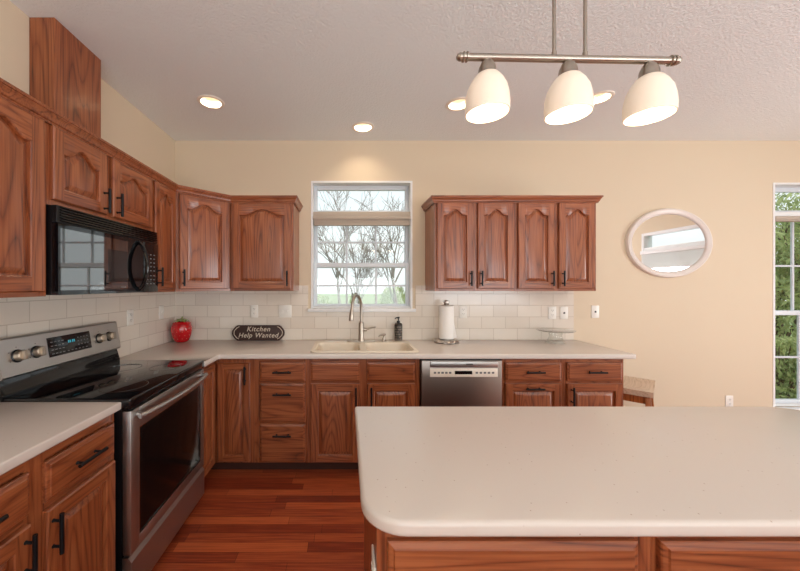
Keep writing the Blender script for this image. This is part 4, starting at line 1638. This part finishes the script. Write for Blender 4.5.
def outlet(label, loc, rotz, kind='duplex', w=0.072, h=0.116):
    """plate in a local frame: x right, z up, -y outward"""
    names = {'duplex': 'wall_outlet', 'switch': 'light_switch', 'jack': 'wall_jack'}
    cats = {'duplex': 'outlet', 'switch': 'switch', 'jack': 'jack'}
    grp = {'duplex': 'wall outlets', 'switch': 'light switches', 'jack': 'wall jacks'}
    o = thing(names[kind], label, cats[kind], loc, rotz, grp[kind])
    bm = bmesh.new()
    add_box(bm, -w / 2, -0.006, -h / 2, w / 2, -0.0002, h / 2, bev=0.0025)
    obj('cover_plate', bm, 'plate', o, local=True)
    if kind == 'duplex':
        for zz in (-0.021, 0.021):
            bm = bmesh.new()
            add_prism(bm, rounded([(-0.0165, -0.014), (0.0165, -0.014), (0.0165, 0.014), (-0.0165, 0.014)], [0.01] * 4, 4), 0.0062, 0.0085)
            bm.transform(Matrix.Translation((0, 0, zz)) @ Matrix.Rotation(PI / 2, 4, 'X'))
            so = obj('socket', bm, 'plate', o, local=True)
            bm = bmesh.new()
            add_box(bm, -0.008, -0.0091, zz - 0.001, -0.0055, -0.0084, zz + 0.008)
            add_box(bm, 0.0055, -0.0091, zz - 0.001, 0.008, -0.0084, zz + 0.008)
            add_box(bm, -0.002, -0.0091, zz - 0.009, 0.002, -0.0084, zz - 0.005)
            obj('slots', bm, 'slot', so, local=True, smooth=0)
    elif kind == 'switch':
        n = 2 if w > 0.1 else 1
        for i in range(n):
            x = (i - (n - 1) / 2) * 0.046
            bm = bmesh.new()
            add_box(bm, x - 0.011, -0.0075, -0.022, x + 0.011, -0.0061, 0.022)
            add_box(bm, x - 0.005, -0.017, -0.004, x + 0.005, -0.0074, 0.010, bev=0.002)
            obj('toggle', bm, 'plate', o, local=True)
    else:
        bm = bmesh.new()
        add_box(bm, -0.008, -0.0075, -0.008, 0.008, -0.0061, 0.008)
        obj('jack_port', bm, 'slot', o, local=True, smooth=0)
    return o


outlet('white duplex outlet on the tiles left of the double switch', (-0.853, TY, 1.18), 0)
outlet('white double light switch on the tiles left of the sink window', (-0.566, TY, 1.18), 0, 'switch', 0.118)
outlet('white duplex outlet behind the paper towels, right of the roll', (1.090, TY, 1.175), 0)
outlet('white duplex outlet on the tiles, left of the single jack plate', (1.918, TY, 1.165), 0)
outlet('white jack plate at the right end of the tiles', (2.028, TY, 1.165), 0, 'jack')
outlet('white jack plate alone on the cream wall below the cabinet end', (2.325, YB, 1.175), 0, 'jack')
outlet('white duplex outlet low on the cream wall behind the island', (3.575, YB, 0.335), 0)
outlet('white duplex outlet on the left wall tiles, nearer the stove', (XL + 0.009, 2.44, 1.185), PI / 2)
outlet('white light switch on the left wall tiles, nearer the corner', (XL + 0.009, 2.85, 1.19), PI / 2, 'switch')
outlet('white outlet on the left end panel of the island', (0.070, 0.80, 0.712), -PI / 2)

# ------------------------------------------------------------------ oval mirror
mx_, mz_ = 3.0, 1.815
mo = thing('oval_mirror', 'oval wall mirror in a pale champagne frame on the cream wall', 'mirror', (mx_, YB, mz_))
bm = bmesh.new()
prof = [(0.0, 0.0005), (0.0, 0.022), (0.006, 0.032), (0.018, 0.036), (0.030, 0.030), (0.040, 0.027), (0.050, 0.020), (0.056, 0.012), (0.056, 0.0005)]
NN = 72
rings = []
for ins, out in prof:
    rings.append([bm.verts.new((mx_ + (0.397 - ins) * math.cos(2 * PI * q / NN), YB - out, mz_ + (0.322 - ins) * math.sin(2 * PI * q / NN))) for q in range(NN)])
rings.append(rings[0])
for A, B in zip(rings, rings[1:]):
    for q in range(NN):
        bm.faces.new((A[q], A[(q + 1) % NN], B[(q + 1) % NN], B[q]))
obj('mirror_frame', bm, 'mirrorframe', mo, smooth=40)
bm = bmesh.new()
for out in (0.012, 0.004):
    rings.append([bm.verts.new((mx_ + 0.3415 * math.cos(2 * PI * q / NN), YB - out, mz_ + 0.2665 * math.sin(2 * PI * q / NN))) for q in range(NN)])
A, B = rings[-2], rings[-1]
bm.faces.new(A); bm.faces.new(B)
for q in range(NN):
    bm.faces.new((A[q], A[(q + 1) % NN], B[(q + 1) % NN], B[q]))
obj('mirror_glass', bm, 'mirror', mo, smooth=20)

# ------------------------------------------------------------------ stool
SH = 0.605
ang = math.atan2(0.33, 0.32)       # long axis direction
st = thing('wooden_stool', 'wooden saddle-seat stool standing past the right end of the counter', 'stool', (2.404, 2.80, 0), ang)
bm = bmesh.new()
NX, NY = 16, 6
hl, hw = 0.235, 0.145
grid_t, grid_b = [], []
for a in range(NX + 1):
    rt, rb_ = [], []
    for b2 in range(NY + 1):
        x = -hl + 2 * hl * a / NX; y = -hw + 2 * hw * b2 / NY
        dip = 0.022 * (x / hl) ** 2
        edge = 0.004 if (a in (0, NX) or b2 in (0, NY)) else 0
        rt.append(bm.verts.new((x, y, SH - 0.022 + dip - edge)))
        rb_.append(bm.verts.new((x, y, SH - 0.060 + dip * 0.6)))
    grid_t.append(rt); grid_b.append(rb_)
for a in range(NX):
    for b2 in range(NY):
        bm.faces.new((grid_t[a][b2], grid_t[a + 1][b2], grid_t[a + 1][b2 + 1], grid_t[a][b2 + 1]))
        bm.faces.new((grid_b[a][b2], grid_b[a][b2 + 1], grid_b[a + 1][b2 + 1], grid_b[a + 1][b2]))
for a in range(NX):
    bm.faces.new((grid_t[a][0], grid_b[a][0], grid_b[a + 1][0], grid_t[a + 1][0]))
    bm.faces.new((grid_t[a][NY], grid_t[a + 1][NY], grid_b[a + 1][NY], grid_b[a][NY]))
for b2 in range(NY):
    bm.faces.new((grid_t[0][b2], grid_t[0][b2 + 1], grid_b[0][b2 + 1], grid_b[0][b2]))
    bm.faces.new((grid_t[NX][b2], grid_b[NX][b2], grid_b[NX][b2 + 1], grid_t[NX][b2 + 1]))
obj('seat', bm, 'stool_top', st, local=True, smooth=40)
legs = []
for sx in (-1, 1):
    for sy in (-1, 1):
        bm = bmesh.new()
        add_box(bm, -0.018, -0.018, 0, 0.018, 0.018, SH - 0.060, bev=0.003)
        for v in bm.verts:
            q = 1 - v.co.z / (SH - 0.06)
            v.co.x += sx * (hl - 0.06 + 0.055 * q); v.co.y += sy * (hw - 0.035 + 0.035 * q)
        obj('leg', bm, 'stool_leg', st, local=True)
for sy in (-1, 1):
    bm = bmesh.new()
    add_box(bm, -hl + 0.07, sy * (hw - 0.035) - 0.010, SH - 0.115, hl - 0.07, sy * (hw - 0.035) + 0.010, SH - 0.058, bev=0.002)
    obj('apron', bm, 'stool_leg', st, local=True)
    bm = bmesh.new()
    add_box(bm, -hl + 0.03, sy * (hw - 0.015) - 0.009, 0.17, hl - 0.03, sy * (hw - 0.015) + 0.009, 0.205, bev=0.002)
    obj('stretcher', bm, 'stool_leg', st, local=True)
for sx in (-1, 1):
    bm = bmesh.new()
    add_box(bm, sx * (hl - 0.06) - 0.010, -hw + 0.045, SH - 0.115, sx * (hl - 0.06) + 0.010, hw - 0.045, SH - 0.058, bev=0.002)
    obj('apron', bm, 'stool_leg', st, local=True)

# ------------------------------------------------------------------ recessed lights
can = None
can_labels = ['round recessed ceiling light above the left corner cabinets', 'round recessed ceiling light centred above the sink window',
              'recessed ceiling light half hidden behind the left pendant shade', 'recessed ceiling light mostly hidden behind the middle pendant shade']
for (cx, cy), lab in zip(CANS, can_labels):
    if can is None:
        can = thing('recessed_light', lab, 'ceiling light', (cx, cy, H), 0, 'recessed ceiling lights')
        bm = bmesh.new()
        add_lathe(bm, [(CR - 0.004, 0.0), (CR - 0.002, -0.006), (0.092, -0.005), (0.096, -0.0005), (CR - 0.004, -0.0005)], (0, 0, 0), 40)
        obj('trim_ring', bm, 'canwhite', can, local=True, smooth=40)
        bm = bmesh.new()
        add_lathe(bm, [(CR - 0.0005, 0.0), (CR - 0.004, 0.03), (CR - 0.012, 0.075), (CR - 0.018, 0.105), (0.0, 0.105)], (0, 0, 0), 40)
        for fc in bm.faces: fc.normal_flip()
        obj('baffle', bm, 'canwhite', can, local=True, smooth=40, fix=False)
        bm = bmesh.new()
        add_lathe(bm, [(0, 0.064), (0.030, 0.066), (0.046, 0.074), (0.050, 0.085), (0.05, 0.10), (0.0, 0.10)], (0, 0, 0), 32)
        obj('lamp', bm, 'bulb', can, local=True, smooth=50)
    else:
        dup(can, (cx, cy, H), lab)
for i, (cx, cy) in enumerate(CANS):
    l = area_light('can_lamp', (cx, cy, H + 0.058), (0, 0, 0), 0.075, 0.075, CAN_POWER, WARM, 'DISK', math.radians(140))

# ------------------------------------------------------------------ pendant light over the island
PY = 1.08
PXs = (0.459, 0.722, 0.986)
pd = thing('pendant_light', 'brushed nickel linear island light with three white glass shades', 'pendant light', (0.728, PY, H))
zb = lambda x: 2.157 - 0.018 * (x - 0.728)
bm = bmesh.new()
add_tube(bm, [(0.380, PY, zb(0.380)), (1.068, PY, zb(1.068))], 0.0115, 18)
bar = obj('crossbar', bm, 'nickel', pd)
for xe, sg_ in ((0.380, -1), (1.068, 1)):
    bm = bmesh.new()
    t = bmesh.new()
    add_lathe(t, [(0.0, 0.022), (0.009, 0.018), (0.013, 0.010), (0.012, 0.002), (0.016, 0.0), (0.016, -0.004), (0.0125, -0.005), (0.0125, -0.010), (0.016, -0.011), (0.016, -0.015), (0.0, -0.016)], (0, 0, 0), 24)
    merge(bm, t, 0, Matrix.Translation((xe - sg_ * 0.0, PY, zb(xe))) @ Matrix.Rotation(sg_ * PI / 2, 4, 'Y'))
    obj('finial', bm, 'nickel', bar)
for xr in (0.677, 0.778):
    bm = bmesh.new()
    add_tube(bm, [(xr, PY, zb(xr) + 0.009), (xr, PY, zb(xr) + 0.022), (xr, PY, zb(xr) + 0.0221), (xr, PY, H - 0.02)], [0.0075, 0.0075, 0.0055, 0.0055], 14)
    obj('rod', bm, 'nickel', pd)
bm = bmesh.new()
add_prism(bm, rounded([(0.60, PY - 0.06), (0.856, PY - 0.06), (0.856, PY + 0.06), (0.60, PY + 0.06)], [0.055] * 4, 6), H - 0.025, H - 0.0005, bev=0.004, seg=2)
obj('canopy', bm, 'nickel', pd)
for i, x in enumerate(PXs):
    zz = zb(x)
    zt_ = zz - 0.052
    zl = zt_ - 0.131
    outer_p = [(0.024, zt_), (0.036, zt_ - 0.008), (0.050, zt_ - 0.028), (0.0605, zt_ - 0.050), (0.0665, zt_ - 0.078), (0.0685, zt_ - 0.104), (0.0678, zt_ - 0.122), (0.0668, zl)]
    inner_p = [(0.0638, zl), (0.0648, zt_ - 0.122), (0.0655, zt_ - 0.104), (0.0635, zt_ - 0.078), (0.0575, zt_ - 0.051), (0.047, zt_ - 0.031), (0.034, zt_ - 0.012), (0.022, zt_ - 0.004)]
    bm = bmesh.new()
    add_lathe(bm, outer_p + inner_p[:1], (x, PY, 0), 44, 0)
    add_lathe(bm, inner_p, (x, PY, 0), 44, 1)
    sh_ = obj('glass_shade', bm, ['shade_glass', 'shade_inner'], pd, smooth=50)
    bm = bmesh.new()
    add_lathe(bm, [(0.0, zz - 0.008), (0.012, zz - 0.010), (0.019, zz - 0.018), (0.025, zz - 0.032), (0.027, zz - 0.042), (0.027, zt_ + 0.004), (0.030, zt_ - 0.003), (0.026, zt_ - 0.002), (0.0, zt_ + 0.001)], (x, PY, 0), 28)
    obj('shade_cap', bm, 'nickel', pd, smooth=40)
    bm = bmesh.new()
    zc_ = zt_ - 0.075
    add_lathe(bm, [(0.0, zt_ - 0.006), (0.014, zt_ - 0.012), (0.014, zt_ - 0.035), (0.024, zt_ - 0.062), (0.028, zt_ - 0.08), (0.024, zt_ - 0.098), (0.0, zt_ - 0.108)], (x, PY, 0), 24)
    obj('bulb', bm, 'bulb', sh_, smooth=60)
    l = bpy.data.lights.new('pendant_lamp', 'POINT')
    l.energy = 0.8; l.color = WARM; l.shadow_soft_size = 0.03
    lo = bpy.data.objects.new('pendant_lamp', l); COL.objects.link(lo); lo.location = (x, PY, zt_ - 0.120)

# ------------------------------------------------------------------ outdoors
GZ = -0.35
bm = bmesh.new()
add_box(bm, -40, YB + T + 0.02, GZ - 0.1, 50, 70, GZ)
lawn = structure(obj('lawn', bm, 'grass', smooth=0))


def branch(bm, p, d, L_, r_, depth, rnd, spread=0.55, n=5, up=0.12, rmin=0.0045, nbs=(4, 4, 5, 5)):
    segs = 4 if depth > 1 else 3
    pts, rad = [p.copy()], [r_]
    q = p.copy(); dd_ = d.normalized()
    for i in range(segs):
        dd_ = (dd_ + Vector((rnd.uniform(-1, 1), rnd.uniform(-1, 1), rnd.uniform(-0.6, 1) * 0.7 + up)) * 0.16).normalized()
        q = q + dd_ * (L_ / segs)
        pts.append(q.copy()); rad.append(max(r_ * (1 - 0.6 * (i + 1) / segs), rmin * 0.6))
    add_tube(bm, pts, rad, n if depth > 2 else 4, caps=False)
    if depth == 0:
        return [q]
    tips = []
    nb = rnd.choice(nbs)
    for i in range(nb):
        s_ = rnd.uniform(0.3, 1.0)
        k_ = min(int(s_ * segs), segs - 1)
        st_ = pts[k_].lerp(pts[k_ + 1], s_ * segs - k_)
        ax = Vector((rnd.uniform(-1, 1), rnd.uniform(-1, 1), rnd.uniform(-0.35, 0.8)))
        nd = (dd_ * (1 - spread) + ax * spread).normalized()
        tips += branch(bm, st_, nd, L_ * rnd.uniform(0.55, 0.78), max(r_ * 0.42, rmin), depth - 1, rnd, spread, n, up, rmin, nbs)
    return tips


def bare_tree(x, y, h, r_, seed, label, d=(0, 0, 1), depth=4, rmin=0.005):
    rnd = random.Random(seed)
    bm = bmesh.new()
    branch(bm, Vector((x, y, GZ)), Vector(d), h, r_, depth, rnd, 0.5, 5, 0.12, rmin, (3, 3, 4))
    o = obj('bare_tree', bm, 'bark', smooth=60, fix=False)
    return tag(o, label, 'tree', 'bare trees outside the sink window')


bare_tree(0.2, 6.6, 1.75, 0.05, 3, 'nearest leafless tree outside the sink window', (0.1, 0, 1), 5, 0.004)
bare_tree(1.9, 12.2, 2.6, 0.08, 11, 'leafless tree behind the right panes of the sink window', (-0.05, 0, 1), 4, 0.009)
bare_tree(-0.3, 19.0, 3.4, 0.10, 21, 'leafless tree farther off behind the left panes of the sink window', (0, 0, 1), 4, 0.013)
bare_tree(4.0, 27.0, 4.6, 0.12, 33, 'farthest leafless tree behind the right panes of the sink window', (-0.05, 0, 1), 4, 0.018)


def leafy_tree(x, y, h, cr, seed, label, m_, nleaf=5200):
    rnd = random.Random(seed)
    root = thing('leafy_tree', label, 'tree', (x, y, GZ), 0, 'leafy trees outside the right window')
    bm = bmesh.new()
    tips = branch(bm, Vector((x, y, GZ)), Vector((0, 0, 1)), h * 0.55, 0.09, 4, rnd, nbs=(3, 4, 4, 5))
    obj('trunk', bm, 'darkbark', root, smooth=60, fix=False)
    bm = bmesh.new()
    for i in range(nleaf):
        if rnd.random() < 0.6:
            c_ = Vector(rnd.choice(tips)) + Vector((rnd.gauss(0, 1), rnd.gauss(0, 1), rnd.gauss(0, 1))) * 0.32
        else:
            c_ = Vector((x + rnd.gauss(0, cr * 0.5), y + rnd.gauss(0, cr * 0.5), GZ + rnd.uniform(0.1, h)))
        s_ = rnd.uniform(0.035, 0.075)
        e_ = Euler((rnd.uniform(0, 6.3), rnd.uniform(0, 6.3), rnd.uniform(0, 6.3))).to_matrix()
        pts = [(-s_, 0, 0), (-0.2 * s_, -0.42 * s_, 0.08 * s_), (s_, 0, 0), (-0.2 * s_, 0.42 * s_, 0.08 * s_)]
        bm.faces.new([bm.verts.new(c_ + e_ @ Vector(q)) for q in pts])
    fo = obj('foliage', bm, m_, root, smooth=0, fix=False)
    fo['kind'] = 'stuff'


leafy_tree(8.4, 6.4, 2.9, 0.9, 5, 'near green tree outside the tall window at the right edge', 'leaf', 8000)
leafy_tree(14.2, 10.9, 4.6, 1.4, 8, 'far pale green tree outside the tall window at the right edge', 'leaf2', 7000)


def shrub(x, y, h, rad, seed, label, m_, n, leaf):
    rnd = random.Random(seed)
    root = thing('leafy_shrub', label, 'shrub', (x, y, GZ), 0, 'shrubs outside the windows')
    bm = bmesh.new()
    for q in range(9):
        a = rnd.uniform(0, 2 * PI); s_ = rnd.uniform(0.3, 0.85) * rad
        add_tube(bm, [(x + 0.05 * math.cos(a), y + 0.05 * math.sin(a), GZ), (x + 0.5 * s_ * math.cos(a), y + 0.5 * s_ * math.sin(a), GZ + h * 0.5), (x + s_ * math.cos(a), y + s_ * math.sin(a), GZ + h * 0.9)], [0.014, 0.01, 0.005], 5, caps=False)
    obj('stems', bm, 'darkbark', root, smooth=60, fix=False)
    bm = bmesh.new()
    for q in range(n):
        a = rnd.uniform(0, 2 * PI); zz = rnd.uniform(0.03, 1.0)
        rr_ = rad * math.sqrt(rnd.random()) * (1 - 0.55 * zz ** 2)
        c_ = Vector((x + rr_ * math.cos(a), y + rr_ * math.sin(a), GZ + zz * h))
        s_ = rnd.uniform(0.7, 1.2) * leaf
        e_ = Euler((rnd.uniform(0, 6.3), rnd.uniform(0, 6.3), rnd.uniform(0, 6.3))).to_matrix()
        pts = [(-s_, 0, 0), (-0.2 * s_, -0.42 * s_, 0.08 * s_), (s_, 0, 0), (-0.2 * s_, 0.42 * s_, 0.08 * s_)]
        bm.faces.new([bm.verts.new(c_ + e_ @ Vector(p)) for p in pts])
    fo = obj('foliage', bm, m_, root, smooth=0, fix=False)
    fo['kind'] = 'stuff'


shrub(6.45, 4.95, 1.0, 0.55, 2, 'low green shrub at the foot of the tall window at the right edge', 'leaf', 2600, 0.045)
shrub(-0.75, 9.2, 1.5, 0.55, 4, 'small green shrub behind the lower left pane of the sink window', 'leaf2', 900, 0.05)
shrub(2.25, 15.6, 1.7, 0.9, 6, 'green shrub behind the lower right pane of the sink window', 'leaf2', 1500, 0.07)
